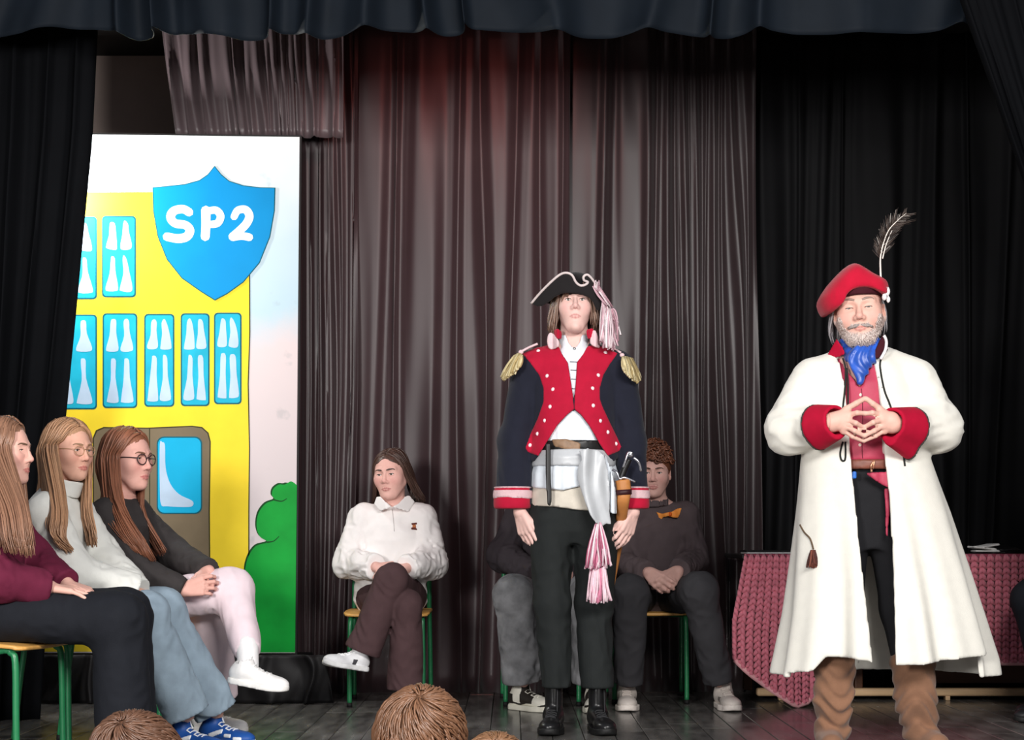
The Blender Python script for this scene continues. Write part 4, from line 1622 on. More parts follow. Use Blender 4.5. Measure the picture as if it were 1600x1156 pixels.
ja = sculpt('jacket', jacket, [(a(765, 860, -0.18), a(1020, 530, 0.2), 0.005)], m_navy, yA)
base_front = lambda p: np.maximum(jacket_full(p) - 0.004, p[:, 1] - (A0 + 0.02))
PL = [(874, 538), (862, 533), (840, 537), (815.8, 548), (830, 566), (843, 584), (849.5, 605), (849.5, 626), (840.5, 652), (829, 676), (821, 698), (824, 704), (841, 711.5), (859, 683), (871, 664), (886, 648), (896.8, 639), (896, 622), (891.5, 590), (888, 565), (879, 551)]
PR = [(919, 538), (930, 534), (950, 538), (967.6, 548), (954.7, 566), (944, 584), (938, 605), (938, 622), (942, 634), (955, 660), (966, 680), (973, 696), (970, 703), (951, 711.5), (938, 694), (921, 665), (908, 648), (897.2, 639), (897.6, 622), (900.5, 590), (902, 564), (912, 551)]
lap = []
for poly in (PL, PR):
    pf = inter(base_front, poly2(pxpoly(poly, A0 - 0.125)))
    lap.append(sculpt('lapel', pf, [(a(812, 716, -0.18), a(980, 528, 0.05), 0.0038)], m_red, ja))
m_wbtn = mat('pale_pink_metal_button', (236, 214, 218), 0.25, 0.05, 30, spec=0.6)
BL = [(313, 573), (367, 722), (402, 803), (385, 907), (353, 990), (309, 1070), (262, 1138)]
BR = [(716, 583), (672, 718), (638, 797), (642, 900), (684, 992), (729, 1060), (778, 1130)]
lapf = lambda p: jacket_full(p) - 0.004
for i, b in enumerate(BL + BR):
    disc_on('button', lapf, 760 + b[0] / 3.853, 400 + b[1] / 3.853, A0 - 0.35, A0 + 0.05, 0.0085, m_wbtn, lap[0 if i < 7 else 1])
for i, y in enumerate((565, 578, 592, 607)):
    x = 896.5
    link('hook', tubes_mesh('hook', [(line_on(fshirt, [(x - 6 + i * 1.0, y), (x + 6 - i * 1.0, y + 0.5)], A0 - 0.3, A0 + 0.1, 0.004, 3), 0.0016)], 5), m_dark, ja)
# cuffs with a pale lace band
m_lace = cloth('pale_pink_lace', (216, 182, 186), bump=0.6, bscale=250)
for slv, (x0, x1) in ((slL, (766, 836)), (slR, (970, 1018))):
    cuff = inter(grow(slv, 0.006), above(za(795)), below(za(761)))
    cf = sculpt('cuff', cuff, [(a(x0, 800, -0.12), a(x1, 752, 0.12), 0.0045)], m_red, ja)
    sculpt('lace_band', inter(grow(slv, 0.010), rumple(above(za(779)), 0.003, (60, 60, 10), 2), below(za(766))), [(a(x0, 790, -0.12), a(x1, 760, 0.12), 0.0045)], m_lace, cf)
    sculpt('piping', inter(grow(slv, 0.009), above(za(763.5)), below(za(760.5))), [(a(x0, 768, -0.12), a(x1, 756, 0.12), 0.0035)], m_lace, cf)
# collar flaps and epaulettes
m_pinkw = cloth('pinkish_white_facing', (226, 196, 200))
for pts, red in (([(866, 514), (876, 516), (878, 523), (876, 530), (868, 527)], True), ([(862, 518), (868, 524), (874, 536), (871, 543), (862, 545), (857, 541), (855, 531), (857, 521)], False),
                 ([(917, 515), (927, 513), (927, 524), (920, 530), (917, 524)], True), ([(926, 515), (932, 518), (937, 532), (938, 542), (928, 541), (922, 534), (924, 522)], False)):
    cxp = np.mean([q[0] for q in pts])
    yf = (lambda x, z, s=(-1 if cxp < 897 else 1): A0 - 0.075 + 0.010 * np.sin(x * 160) + 0.9 * np.maximum(0, s * (x - cxA) - 0.07))
    sculpt('collar_flap', sheet(pxpoly([tuple(v) for v in catmull(pts, 3, True)], A0 - 0.08), yf, 0.008), [(a(850, 552, -0.16), a(945, 508, 0.02), 0.0035)], m_red if red else m_pinkw, ja)
GO = [(200, 184, 140), (222, 208, 168), (170, 150, 104)]
link('piping', tubes_mesh('piping', [(line_on(jacket_full, [(815, 549), (826, 543), (840, 537)], A0 - 0.35, A0 + 0.2, 0.006), 0.005)], 6), m_pinkw, ja)
link('piping', tubes_mesh('piping', [(line_on(jacket_full, [(947, 540), (958, 544), (970, 551)], A0 - 0.35, A0 + 0.2, 0.006), 0.005)], 6), m_pinkw, ja)
for sgn, kx, ky, fr in ((-1, 814, 550, [(806, 551), (816, 554)]), (1, 972, 555, [(972, 557), (983, 560)])):
    ep = sculpt('epaulette', ell(ray_on(jacket_full, kx, ky, A0 - 0.35, A0 + 0.2, 0.004), (0.011, 0.010, 0.010)), [(a(kx - 8, ky + 8, -0.25), a(kx + 8, ky - 8, 0.1), 0.003)], m_pinkw, ja)
    if sgn < 0:
        tp = [a(803, 556, -0.02), a(812, 551, -0.07), a(816, 555, -0.10)]
        bt = [a(783, 586, 0.0), a(786, 594, -0.06), a(799, 586, -0.10), a(811, 572, -0.11)]
    else:
        tp = [a(972, 557, -0.10), a(978, 557, -0.07), a(988, 560, -0.02)]
        bt = [a(974, 578, -0.12), a(984, 590, -0.10), a(996, 598, -0.06), a(1001, 590, 0.0)]
    strands(ep, 'fringe', tp, bt, 60, 9 + sgn, 0.0042, GO, jit=0.004, k=5)

# tricorn hat
m_felt = cloth('black_felt', (30, 27, 28), rough=0.8, sheen=0.1)
hat_top = [(830.3, 472), (844, 457.5), (860, 443), (873, 433), (883, 429.7), (892.7, 433), (898.7, 443), (904, 447.5), (908.4, 448.5), (914, 447), (918, 443), (912, 440.5), (911, 435.5), (914.5, 432.5), (919, 433), (926.6, 440.6), (936, 454), (948, 474.5), (951, 484)]
hat_bot = [(947, 486.5), (938, 485.5), (931.4, 483), (926, 472), (918, 465), (905, 461), (892, 459.5), (878, 460), (866, 465.5), (858, 472), (848, 477.5), (838, 476.5)]
hx = a(892, 0)[0]
hat_y = lambda x, z: A0 - 0.125 + 2.4 * (x - hx) ** 2 - 0.30 * (z - za(460))
hat_sil = poly2(pxpoly(hat_top + hat_bot, A0 - 0.09))
hat_front = lambda p: lazy_max(np.abs(p[:, 1] - hat_y(p[:, 0], p[:, 2])) - 0.006, p, hat_sil)
crown = hA.w(0, 0.012, 0.055)
hat_crown = ell(crown, (0.098, 0.124, 0.088), hA.R)
brim_back = lambda p: np.maximum(poly2(pxpoly([(838, 474), (850, 458), (870, 442), (895, 436), (920, 442), (936, 458), (946, 480), (897, 478)], A0 + 0.1))(p), np.abs(p[:, 1] - (A0 + 0.115 - 2.4 * (p[:, 0] - hx) ** 2 + 0.3 * (p[:, 2] - za(460)))) - 0.006)
under = lambda p: np.maximum(np.maximum(poly2([(a(832, 0)[0], A0 + 0.02), (hx - 0.09, A0 - 0.07), (hx, A0 - 0.115), (hx + 0.09, A0 - 0.07), (a(950, 0)[0], A0 + 0.02), (hx + 0.08, A0 + 0.09), (hx, A0 + 0.12), (hx - 0.08, A0 + 0.09)], (0, 1))(p),
                                           np.abs(p[:, 2] - (za(457) + 0.10 * (p[:, 1] - A0) - 1.6 * np.abs(p[:, 0] - hx) ** 2)) - 0.005), -np.maximum(ell(hA.w(0, 0.012, 0.02), (0.075, 0.09, 0.1), hA.R)(p), 0 * p[:, 0] - 1))
ht = sculpt('hat', lambda p: np.minimum(np.minimum(hat_front(p), brim_back(p)), np.minimum(np.maximum(hat_crown(p), za(466) - p[:, 2]), under(p))), [(a(826, 492, -0.22), a(956, 424, 0.24), 0.004)], m_felt, yA)
m_trim = cloth('pale_hat_braid', (214, 200, 198))
tr_pts = []
for x, y in catmull(hat_top[:-1], 4):
    w_ = P(x, y, A0 - 0.09)
    tr_pts.append((w_[0], hat_y(w_[0], w_[2]) - 0.004, w_[2]))
link('braid', tubes_mesh('braid', [(np.array(tr_pts), 0.0052)], 7), m_trim, ht)
FW = [(226, 206, 210), (206, 170, 180), (238, 226, 228), (180, 140, 150)]
strands(ht, 'tassel', [a(941, 470, -0.10), a(952, 478, -0.06), a(958, 482, -0.05)], [a(938, 532, -0.08), a(945, 542, -0.10), a(953, 547, -0.1), a(962, 538, -0.06), a(966, 500, -0.05)], 56, 21, 0.0035, FW, jit=0.008, k=8)
strands(ht, 'tassel', [a(926, 447, -0.12), a(934, 444, -0.11)], [a(948, 476, -0.10), a(957, 480, -0.07)], 14, 22, 0.003, FW, jit=0.003, k=5)
strands(ht, 'tassel', [a(928, 450, -0.12), a(936, 456, -0.12)], [a(929, 437, -0.13), a(936, 441, -0.12)], 8, 23, 0.002, FW, jit=0.003, k=4)

# the sabre at his hip
sab = thing('sabre', a(985, 720, -0.12), 'curved sabre with silver guard hanging at the uniformed youth\'s hip', 'sabre')
m_silver = mat('worn_silver', (190, 190, 196), 0.28, 0.1, 40, metal=0.9)
m_tan = mat('tan_scabbard_leather', (186, 122, 66), 0.5, 0.12, 20)
sd = -0.13
link('grip', tubes_mesh('grip', [(catmull([a(970, 748, sd), a(976, 732, sd), a(983, 717, sd)], 4), 0.013)], 8), m_belt, sab)
link('guard', tubes_mesh('guard', [(catmull([a(974, 730, sd - 0.01), a(978, 718, sd - 0.02), a(982, 707, sd - 0.02), a(988, 708, sd - 0.02)], 5), 0.005), ], 7), m_silver, sab)
link('knuckle_bow', tubes_mesh('knuckle_bow', [(catmull([a(990, 715, sd - 0.02), a(998, 722, sd - 0.02), a(1002, 736, sd - 0.01)], 5), [0.006] * 11)], 7), m_silver, sab)
sculpt('pommel', ell(a(985, 710, sd - 0.012), (0.013, 0.013, 0.014)), [(a(978, 718, sd - 0.05), a(992, 702, sd + 0.05), 0.003)], m_silver, sab)
link('quillon', tubes_mesh('quillon', [(catmull([a(957, 734, sd), a(964, 738, sd - 0.01), a(968, 748, sd - 0.01), a(976, 746, sd - 0.01), a(993, 753, sd)], 5), 0.005)], 7), m_silver, sab)
link('scabbard', tubes_mesh('scabbard', [(catmull([a(973, 750, sd), a(975, 770, sd), a(973, 790, sd + 0.02), a(966, 850, 0.06), a(955, 930, 0.16)], 5), [0.031, 0.031, 0.030, 0.030, 0.03, 0.029, 0.028, 0.027, 0.026, 0.026, 0.025, 0.024, 0.023, 0.022, 0.021, 0.019, 0.016, 0.013, 0.01, 0.008, 0.005])], 10, None, 0.6), m_tan, sab)
link('scabbard_band', tubes_mesh('scabbard_band', [(np.array([a(974, 765, sd), a(974.5, 773, sd)]), 0.034)], 10, None, 0.65), mat('dark_maroon_leather', (52, 20, 24), 0.5), sab)
# ================================================================ the older man in the cream coat
B0 = 6.34
ub = B0 / F


def b(x, y, dd=0.0):
    return P(x, y, B0 + dd)


def zb(y):
    return P(0, y, B0)[2]


def xb(x):
    return P(x, 0, B0)[0]


oB = thing('person', (xb(1360), B0, 0), 'older bearded man in long cream coat and red feathered cap, fingertips joined', 'person')
hB = Head(b(1343, 489, 0.0), yaw=-13, pitch=2, roll=-4, size=1.14, sx=1.0, lid=0.0022, smile=1.0, lips=0.9, skin=(222, 176, 160), lip=(186, 120, 112), jaw=1.08, nose=1.5)
sL, sR = b(1274, 590, 0.03), b(1426, 588, 0.03)
eL, eR = b(1236, 672, -0.03), b(1464, 670, -0.03)
wL, wR = b(1300, 660, -0.24), b(1394, 662, -0.24)


def joined_hand(palm_pts, fingers, s):
    pal = union([cone(palm_pts[0], q, 0.021, 0.014) for q in palm_pts[1:]], 0.016)
    fs = []
    for pts, r in fingers:
        fs.append(chain(pts, [r * 1.08, r * 1.02, r * 0.85], 0.003))

    def g(p):
        d = pal(p)
        fd = fs[0](p)
        for f in fs[1:]:
            fd = np.minimum(fd, f(p))
        return smin(d, fd, 0.006)
    allp = np.array(list(palm_pts) + [q for pts, r in fingers for q in pts])
    g.box = box_of(allp, 0.03)
    return g


d1, d2, d3 = -0.255, -0.285, -0.275
handBL = joined_hand([b(1309, 655, -0.245), b(1322, 640, -0.25), b(1325, 648, -0.262), b(1324, 657, -0.268), b(1321, 666, -0.262), b(1318, 673, -0.25)],
                     [([b(1324, 638, -0.25), b(1338, 630, -0.26), b(1350, 623, -0.25)], 0.0105), ([b(1326, 648, -0.262), b(1339, 645, d2), b(1350.5, 645.5, d3)], 0.0095), ([b(1325, 657, -0.268), b(1337, 661, d2 - 0.01), b(1349, 668, d3)], 0.0095),
                      ([b(1322, 666, -0.262), b(1335, 673, d2), b(1350, 681, d3)], 0.0090), ([b(1319, 673, -0.25), b(1332, 682, d2 + 0.02), b(1349, 689, d3 + 0.02)], 0.0080)], -1)
handBR = joined_hand([b(1392, 656, -0.245), b(1374, 640, -0.25), b(1376, 648, -0.262), b(1378, 656, -0.268), b(1380, 665, -0.262), b(1382, 673, -0.25)],
                     [([b(1374, 638, -0.25), b(1364, 631, -0.26), b(1354, 623, -0.25)], 0.0105), ([b(1375, 648, -0.262), b(1363, 645, d2), b(1352.5, 646, d3)], 0.0095), ([b(1377, 656, -0.268), b(1364, 660, d2 - 0.01), b(1351, 667, d3)], 0.0095),
                      ([b(1379, 665, -0.262), b(1366, 673, d2), b(1352, 680, d3)], 0.0090), ([b(1381, 673, -0.25), b(1368, 681, d2 + 0.02), b(1352, 688, d3 + 0.02)], 0.0080)], 1)
tkB = [(zb(800), xb(1352), B0 + 0.03, 0.15, 0.10), (zb(700), xb(1352), B0 + 0.03, 0.14, 0.11), (zb(620), xb(1350), B0 + 0.03, 0.15, 0.115), (zb(575), xb(1350), B0 + 0.03, 0.14, 0.09), (zb(552), xb(1350), B0 + 0.03, 0.08, 0.06)]
bfB = [zloft(tkB), cone(sL, eL, 0.05, 0.042), cone(eL, wL, 0.04, 0.03), cone(sR, eR, 0.05, 0.042), cone(eR, wR, 0.04, 0.03), cone(wL, b(1310, 656, -0.245), 0.03, 0.026), cone(wR, b(1391, 657, -0.245), 0.03, 0.026),
       cone(b(1318, 800), b(1308, 960), 0.07, 0.055), cone(b(1308, 960), b(1304, 1130), 0.05, 0.03), cone(b(1396, 800), b(1420, 960), 0.07, 0.055), cone(b(1420, 960), b(1434, 1130), 0.05, 0.03)]
hB_col = hB.col


def stubble(p):
    c = hB_col(p)
    q = hB.loc(p)
    e = -0.052 - 0.030 * np.cos(np.minimum(1, np.abs(q[:, 0]) / 0.06) * np.pi / 2) + np.clip((np.abs(q[:, 0]) - 0.048) / 0.016, 0, 1) * 0.036
    m = np.clip((e - q[:, 2]) / 0.012 + 0.3, 0, 1) * (q[:, 2] < -0.02) * (q[:, 2] > -0.125) * (q[:, 1] < 0.02) * np.clip((np.hypot(q[:, 0] / 0.026, (q[:, 2] + 0.066) / 0.009) - 0.9) * 4, 0, 1)
    return c * (1 - 0.7 * m[:, None]) + np.array(lin((196, 180, 174))) * 0.7 * m[:, None]


hB.col = stubble
body(oB, hB, b(1349, 560, 0.03), bfB, [handBL, handBR], [], bbox=(b(1200, 1150, -0.3), b(1500, 545, 0.2)), coarse=0.016)
hB.brows(oB, (150, 128, 118), z=0.027, th=0.0045, arch=0.006)

# beard, moustache and hair
hv = hB.w
GRY = (216, 200, 193)


def beard_fn(p):
    q = hB.loc(p)
    return hB.fl(q)


rsb = np.random.RandomState(3)
bl, bc = [], []
for i in range(2600):
    x = rsb.uniform(-0.070, 0.070)
    z = rsb.uniform(-0.125, -0.02)
    edge = -0.052 - 0.030 * math.cos(min(1, abs(x) / 0.06) * math.pi / 2) + min(1, max(0, (abs(x) - 0.048) / 0.016)) * 0.036 + rsb.randn() * 0.003
    if z > edge and not (z > -0.058 and z < -0.047 and abs(x) < 0.030):
        continue
    if abs(z + 0.066) < 0.009 and abs(x) < 0.026:
        continue
    q = hB.face(x, z, -0.001)
    if q[1] < -0.125 or (q[1] > 0.0 and abs(x) < 0.05) or (z < -0.078 and q[1] > -0.028) or (z < -0.06 and q[1] > -0.012):
        continue
    out = unit(np.array([x * 6, -0.5, -0.9]))
    L = 0.0085 if z < -0.075 else 0.006
    pts = np.array([q, q + out * L * 0.5 + np.array([0, -0.001, 0]), q + out * L + np.array([0, 0.002, -0.003])])
    bl.append((hB.W(pts), np.array([0.0011, 0.0010, 0.0004]) * hB.k))
    bc.append(np.array(lin(GRY)) * (0.8 + 0.25 * rsb.rand()))
link('beard', tubes_mesh('beard', bl, 4, bc), m_hair, oB)
ml_, mc_ = [], []
for i in range(240):
    sgn = 1 if i % 2 else -1
    x = rsb.uniform(0.001, 0.030)
    q = hB.face(sgn * x, -0.0535 - x * 0.10 + rsb.randn() * 0.0015, 0.0)
    out = np.array([sgn * (0.011 + 0.003 * rsb.rand()), 0.002, -0.0060 - 0.002 * rsb.rand()])
    ml_.append((hB.W(np.array([q, q + out * 0.5 + np.array([0, -0.003, 0]), q + out])), np.array([0.0013, 0.0012, 0.0005]) * hB.k))
    mc_.append(np.array(lin((150, 138, 134))) * (0.7 + 0.6 * rsb.rand()))
link('moustache', tubes_mesh('moustache', ml_, 4, mc_), m_hair, oB)
gh = [[hv(-0.072, -0.03, 0.055), hv(-0.084, -0.012, 0.02), hv(-0.094, 0.0, -0.02), hv(-0.100, 0.01, -0.06), hv(-0.094, 0.02, -0.098)],
      [hv(-0.075, 0.03, 0.06), hv(-0.088, 0.04, 0.02), hv(-0.098, 0.045, -0.02), hv(-0.100, 0.05, -0.06), hv(-0.088, 0.06, -0.09)],
      [hv(-0.04, 0.09, 0.06), hv(-0.05, 0.105, 0.02), hv(-0.05, 0.11, -0.02), hv(-0.05, 0.11, -0.06), hv(-0.04, 0.10, -0.095)],
      [hv(0.04, 0.09, 0.06), hv(0.05, 0.105, 0.02), hv(0.05, 0.11, -0.02), hv(0.05, 0.11, -0.06), hv(0.04, 0.10, -0.095)],
      [hv(0.07, 0.05, 0.06), hv(0.08, 0.055, 0.02), hv(0.084, 0.055, -0.01), hv(0.082, 0.055, -0.04), hv(0.076, 0.06, -0.07)]]
Lg, cg = guides_to_locks(gh, 130, 8, 0.0045, 0.004, (150, 146, 148), 0.35)
hair_mesh(oB, Lg, cg)

# cap with feather
m_cap_red = cloth('crimson_felt', (182, 12, 46), sheen=0.15, rough=0.85)
m_band = cloth('dark_maroon_band', (62, 18, 28))
Rh = hB.R @ rot(0, 0, 0)
capc = hv(0.0, 0.0, 0.075)
cap_sil = poly2(pxpoly([tuple(v) for v in catmull([(1280, 474), (1283, 462), (1290, 450), (1299, 438), (1316.5, 420), (1332, 411.5), (1345.5, 417.6), (1362, 429), (1379, 438), (1385, 446), (1386, 460), (1384, 464), (1364, 456), (1341, 454), (1320, 459), (1305, 472), (1300, 484), (1298, 490), (1288, 491)], 2, True)], B0 - 0.02))


def cap_body(p):
    dy = np.abs(p[:, 1] - (B0 + 0.012)) / 0.145
    q = p.copy()
    # the outline shrinks towards front and back so that the cap is rounded
    c0 = np.array([xb(1334), 0, zb(456)], np.float32)
    sc = np.sqrt(np.clip(1 - dy ** 2.6, 0.02, 1))
    q[:, 0] = c0[0] + (p[:, 0] - c0[0]) / (0.45 + 0.55 * sc)
    q[:, 2] = c0[2] + (p[:, 2] - c0[2]) / (0.45 + 0.55 * sc)
    return np.maximum(smax(cap_sil(q) * 0.7, (dy - 1) * 0.145, 0.02), -1)


band = zloft([(0.045, 0, 0.0, 0.083, 0.106), (0.080, 0, 0.0, 0.087, 0.108)], origin=None)
bandf = lambda p: band(hB.loc(p)) * hB.k
cp_ = sculpt('cap', rumple(cap_body, 0.003, (14, 14, 14), 2), [(b(1272, 500, -0.2), b(1394, 404, 0.2), 0.0045)], m_cap_red, oB)
sculpt('band', bandf, [(b(1284, 500, -0.2), b(1400, 440, 0.2), 0.0045)], m_band, cp_)
m_cock = cloth('white_ribbon', (240, 236, 236))
ck = union([ell(b(1381, 449, -0.10), (0.013, 0.010, 0.011)), ell(b(1386, 455, -0.09), (0.012, 0.010, 0.018)), ell(b(1382, 464, -0.10), (0.010, 0.010, 0.014)), ell(b(1388, 468, -0.09), (0.008, 0.008, 0.014))], 0.004)
sculpt('cockade', rumple(ck, 0.002, (150, 150, 150), 3), [(b(1372, 480, -0.16), b(1396, 440, -0.03), 0.003)], m_cock, cp_)
qd = -0.06
quill = catmull([b(1377, 447, qd), b(1375.6, 420, qd), b(1376, 400, qd), b(1381, 378, qd), b(1389, 359, qd), b(1403, 344, qd), b(1416, 333, qd)], 6)
fe = link('feather', tubes_mesh('feather', [(quill, np.linspace(0.0042, 0.0012, len(quill)))], 6), mat('pale_quill', (222, 214, 206), 0.5), cp_)
quill2 = catmull([b(1379, 404, qd - 0.01), b(1384, 384, qd - 0.01), b(1391, 366, qd - 0.01), b(1394, 360, qd - 0.01)], 5)
link('quill', tubes_mesh('quill', [(quill2, np.linspace(0.0026, 0.0012, len(quill2)))], 6), MATS['pale_quill'], cp_)
rq = np.random.RandomState(9)
bl, bc = [], []
tq = np.gradient(quill, axis=0)
for i in range(330):
    u = 0.30 + 0.70 * rq.rand()
    k = u * (len(quill) - 1)
    k0 = int(min(k, len(quill) - 2))
    p0 = quill[k0] + (quill[k0 + 1] - quill[k0]) * (k - k0)
    t = unit(tq[k0])
    sgn = 1 if rq.rand() < 0.55 else -1
    nrm = np.array([t[2], 0, -t[0]]) * sgn
    L = (0.050 if u < 0.8 else 0.026) * (0.6 + 0.6 * rq.rand()) * (1.15 if sgn > 0 else 0.85)
    dirn = unit(nrm * 0.8 + t * 0.75 + np.array([0, rq.randn() * 0.35, 0]))
    pts = np.array([p0, p0 + dirn * L * 0.5 + t * L * 0.05, p0 + dirn * L + t * L * 0.25 + np.array([0, 0, -0.004 * rq.rand()])])
    bl.append((pts, [0.0011, 0.0010, 0.0005]))
    bc.append(np.array(lin([(70, 58, 52), (96, 82, 74), (48, 40, 38), (190, 182, 174)][rq.choice(4, p=[0.4, 0.3, 0.22, 0.08])])))
ba_ = link('feather_barbs', tubes_mesh('feather_barbs', bl, 4, bc), m_hair, cp_)
ba_['kind'] = 'stuff'

# trousers, boots
m_trB = cloth('charcoal_trouser_cloth', (32, 32, 35))
trB = rumple(union([zloft([(zb(860), xb(1354), B0 + 0.02, 0.14, 0.11), (zb(800), xb(1354), B0 + 0.02, 0.165, 0.125), (zb(725), xb(1354), B0 + 0.02, 0.155, 0.128)]),
                    chain([b(1320, 820), b(1312, 950), b(1306, 1062)], [0.098, 0.080, 0.056], 0.03), chain([b(1394, 820), b(1412, 950), b(1426, 1062)], [0.098, 0.082, 0.060], 0.03)], 0.03), 0.006, (15, 15, 8), 6)
sculpt('trousers', trB, [(b(1265, 1095, -0.2), b(1475, 718, 0.2), 0.0065)], m_trB, oB)
m_suede = mat('brown_suede', (134, 98, 76), 0.9, 0.14, 14, bump=0.3, bscale=250, sheen=0.2, spec=0.15)


def slouch(pts, rads, seed):
    c = chain([np.asarray(q) for q in pts], rads, 0.03)

    def f(p):
        z = p[:, 2]
        w = 0.009 * np.sin(z * 95 + 3.5 * np.sin(p[:, 0] * 30 + seed) + 3.0 * np.sin(p[:, 1] * 24 + 2 * seed)) * np.clip((0.27 - z) / 0.08, 0.35, 1) + 0.006 * wob(p, (40, 40, 60), seed)
        return c(p) + w * 0.8
    return f


for i, (pts, rads, hx_, yw) in enumerate((([b(1305, 1034, 0.0), b(1302, 1090, 0.0), b(1303, 1140, 0.02)], [0.079, 0.068, 0.062], 1300, -6), ([b(1426, 1034, 0.0), b(1430, 1090, 0.0), b(1438, 1140, 0.02)], [0.084, 0.072, 0.064], 1440, 10))):
    shaft = slouch(pts, rads, i + 2)
    h0 = np.array([xb(hx_), B0 + 0.10, 0.0])
    Rf = rot(yw)
    toe = h0 + Rf @ np.array([0, -0.21, 0.036])
    foot = union([cone(h0 + Rf @ np.array([0, -0.045, 0.05]), toe, 0.045, 0.036, Rf @ np.array([1.0, 0, 0]), 1.15), ell(h0 + Rf @ np.array([0, -0.04, 0.05]), (0.042, 0.05, 0.055), Rf)], 0.02)
    fb = lambda p, s_=shaft, f_=foot: np.maximum(smin(s_(p), f_(p), 0.03), 0.014 - p[:, 2])
    lo, hi = b(1258 + 110 * i, 1165, -0.22), b(1352 + 122 * i, 1022, 0.2)
    lo[2] = 0.0
    bo = sculpt('boot', fb, [(lo, hi, 0.0045)], m_suede, oB)
    sculpt('sole', lambda p, f_=foot: np.maximum(f_(p) - 0.004, np.maximum(p[:, 2] - 0.016, -p[:, 2])), [(lo, hi, 0.005)], m_belt, bo)

# vest, cravat, belt
m_vest = mat('rose_red_silk', (178, 58, 84), 0.55, 0.12, 12, bump=0.15, bscale=300)
vest = rumple(zloft([(zb(722), xb(1353), B0 + 0.015, 0.155, 0.145), (zb(660), xb(1352), B0 + 0.015, 0.152, 0.142), (zb(600), xb(1350), B0 + 0.02, 0.15, 0.125), (zb(560), xb(1350), B0 + 0.03, 0.10, 0.09)]), 0.003, (20, 20, 12), 3)
vcutB = poly2(pxpoly([(1318, 540), (1325, 572), (1345, 606), (1362, 572), (1372, 540)], B0 - 0.11))
fv = cut(vest, lambda p: np.maximum(vcutB(p), p[:, 1] - B0))
ve = sculpt('waistcoat', fv, [(b(1280, 728, -0.18), b(1420, 552, 0.18), 0.005)], m_vest, oB)
m_pearl = mat('pearl_button', (236, 214, 200), 0.3)
for x, y in ((1345, 617), (1346, 672), (1344, 695)):
    disc_on('button', fv, x, y, B0 - 0.4, B0 + 0.05, 0.007, m_pearl, ve)
seam = line_on(fv, [(1346, 607), (1348, 640), (1347, 700), (1348, 716)], B0 - 0.4, B0 + 0.05, 0.001)
link('seam', tubes_mesh('seam', [(seam, 0.0016)], 5), mat('dark_rose_thread', (112, 28, 48), 0.7), ve)
m_crav = mat('blue_satin', (34, 82, 178), 0.38, 0.35, 18, spec=0.6, sheen=0.1)
crav = inter(union([zloft([(zb(572), xb(1345), B0 - 0.01, 0.055, 0.095), (zb(552), xb(1346), B0 + 0.0, 0.078, 0.090), (zb(538), xb(1348), B0 + 0.01, 0.086, 0.088), (zb(530), xb(1348), B0 + 0.015, 0.084, 0.085)]), cone(b(1345, 560, -0.085), b(1345, 597, -0.115), 0.050, 0.012, (0, 1, 0), 0.6)], 0.02),
             lambda p: p[:, 2] - zb(532) - 0.9 * np.abs(p[:, 0] - xb(1347)) + 0.030)
crav = (lambda f: lambda p: f(p) + 0.0045 * np.sin((p[:, 0] - xb(1345)) * 210 + 5 * np.sin(p[:, 2] * 35) + 30 * (p[:, 0] - xb(1345)) * (p[:, 2] - zb(560)) * 40))(crav)
sculpt('cravat', crav, [(b(1300, 604, -0.2), b(1392, 524, 0.16), 0.0038)], m_crav, oB)
m_brown = mat('brown_leather', (122, 72, 58), 0.45, 0.2, 30)
bring = zloft([(zb(735), xb(1354), B0 + 0.01, 0.160, 0.152), (zb(720), xb(1354), B0 + 0.01, 0.160, 0.152)])
bb_ = sculpt('belt', bring, [(b(1275, 742, -0.2), b(1430, 714, 0.2), 0.005)], m_brown, oB)
sculpt('belt_edge', inter(grow(bring, 0.003), union([inter(above(zb(721)), below(zb(716))), inter(above(zb(739)), below(zb(735)))])), [(b(1275, 745, -0.2), b(1430, 712, 0.2), 0.0045)], mat('pale_leather_edge', (224, 196, 184), 0.5), bb_)
link('buckle', tubes_mesh('buckle', [(line_on(bring, [(1362, 737), (1361, 728), (1366, 720), (1364, 733)], B0 - 0.4, B0, 0.006), 0.004)], 6), mat('copper_buckle', (214, 160, 128), 0.3, metal=0.6), bb_)
sculpt('sash_end', sheet(pxpoly([(1352, 739), (1390, 736), (1392, 764), (1383, 760), (1366, 750)], B0 - 0.15), lambda x, z: B0 - 0.150 + 0.004 * np.sin(x * 120), 0.006), [(b(1345, 770, -0.19), b(1396, 732, -0.11), 0.004)], m_vest, bb_)
sculpt('sash_end', sheet(pxpoly([(1382, 762), (1390, 762), (1391, 800), (1387, 838), (1384, 836), (1384, 800)], B0 - 0.14), lambda x, z: B0 - 0.135 + 0.004 * np.sin(z * 60), 0.006), [(b(1378, 842, -0.18), b(1396, 758, -0.08), 0.004)], m_vest, bb_)
sculpt('lighter', rbox(b(1335, 742, -0.155), (0.008, 0.008, 0.014), 0.003), [(b(1328, 752, -0.18), b(1342, 732, -0.13), 0.003)], mat('blue_plastic', (40, 104, 190), 0.35), bb_)

# the coat
m_cream = cloth('cream_wool_coat', (231, 228, 218), rough=0.9, sheen=0.15, var=0.03)
m_crimson = cloth('crimson_wool_facing', (176, 10, 48), rough=0.85)


def hw_kn(py, xl, xr, depth, cy=0.03):
    return (zb(py), xb((xl + xr) / 2), B0 + cy, (xr - xl) / 2 * ub, depth)


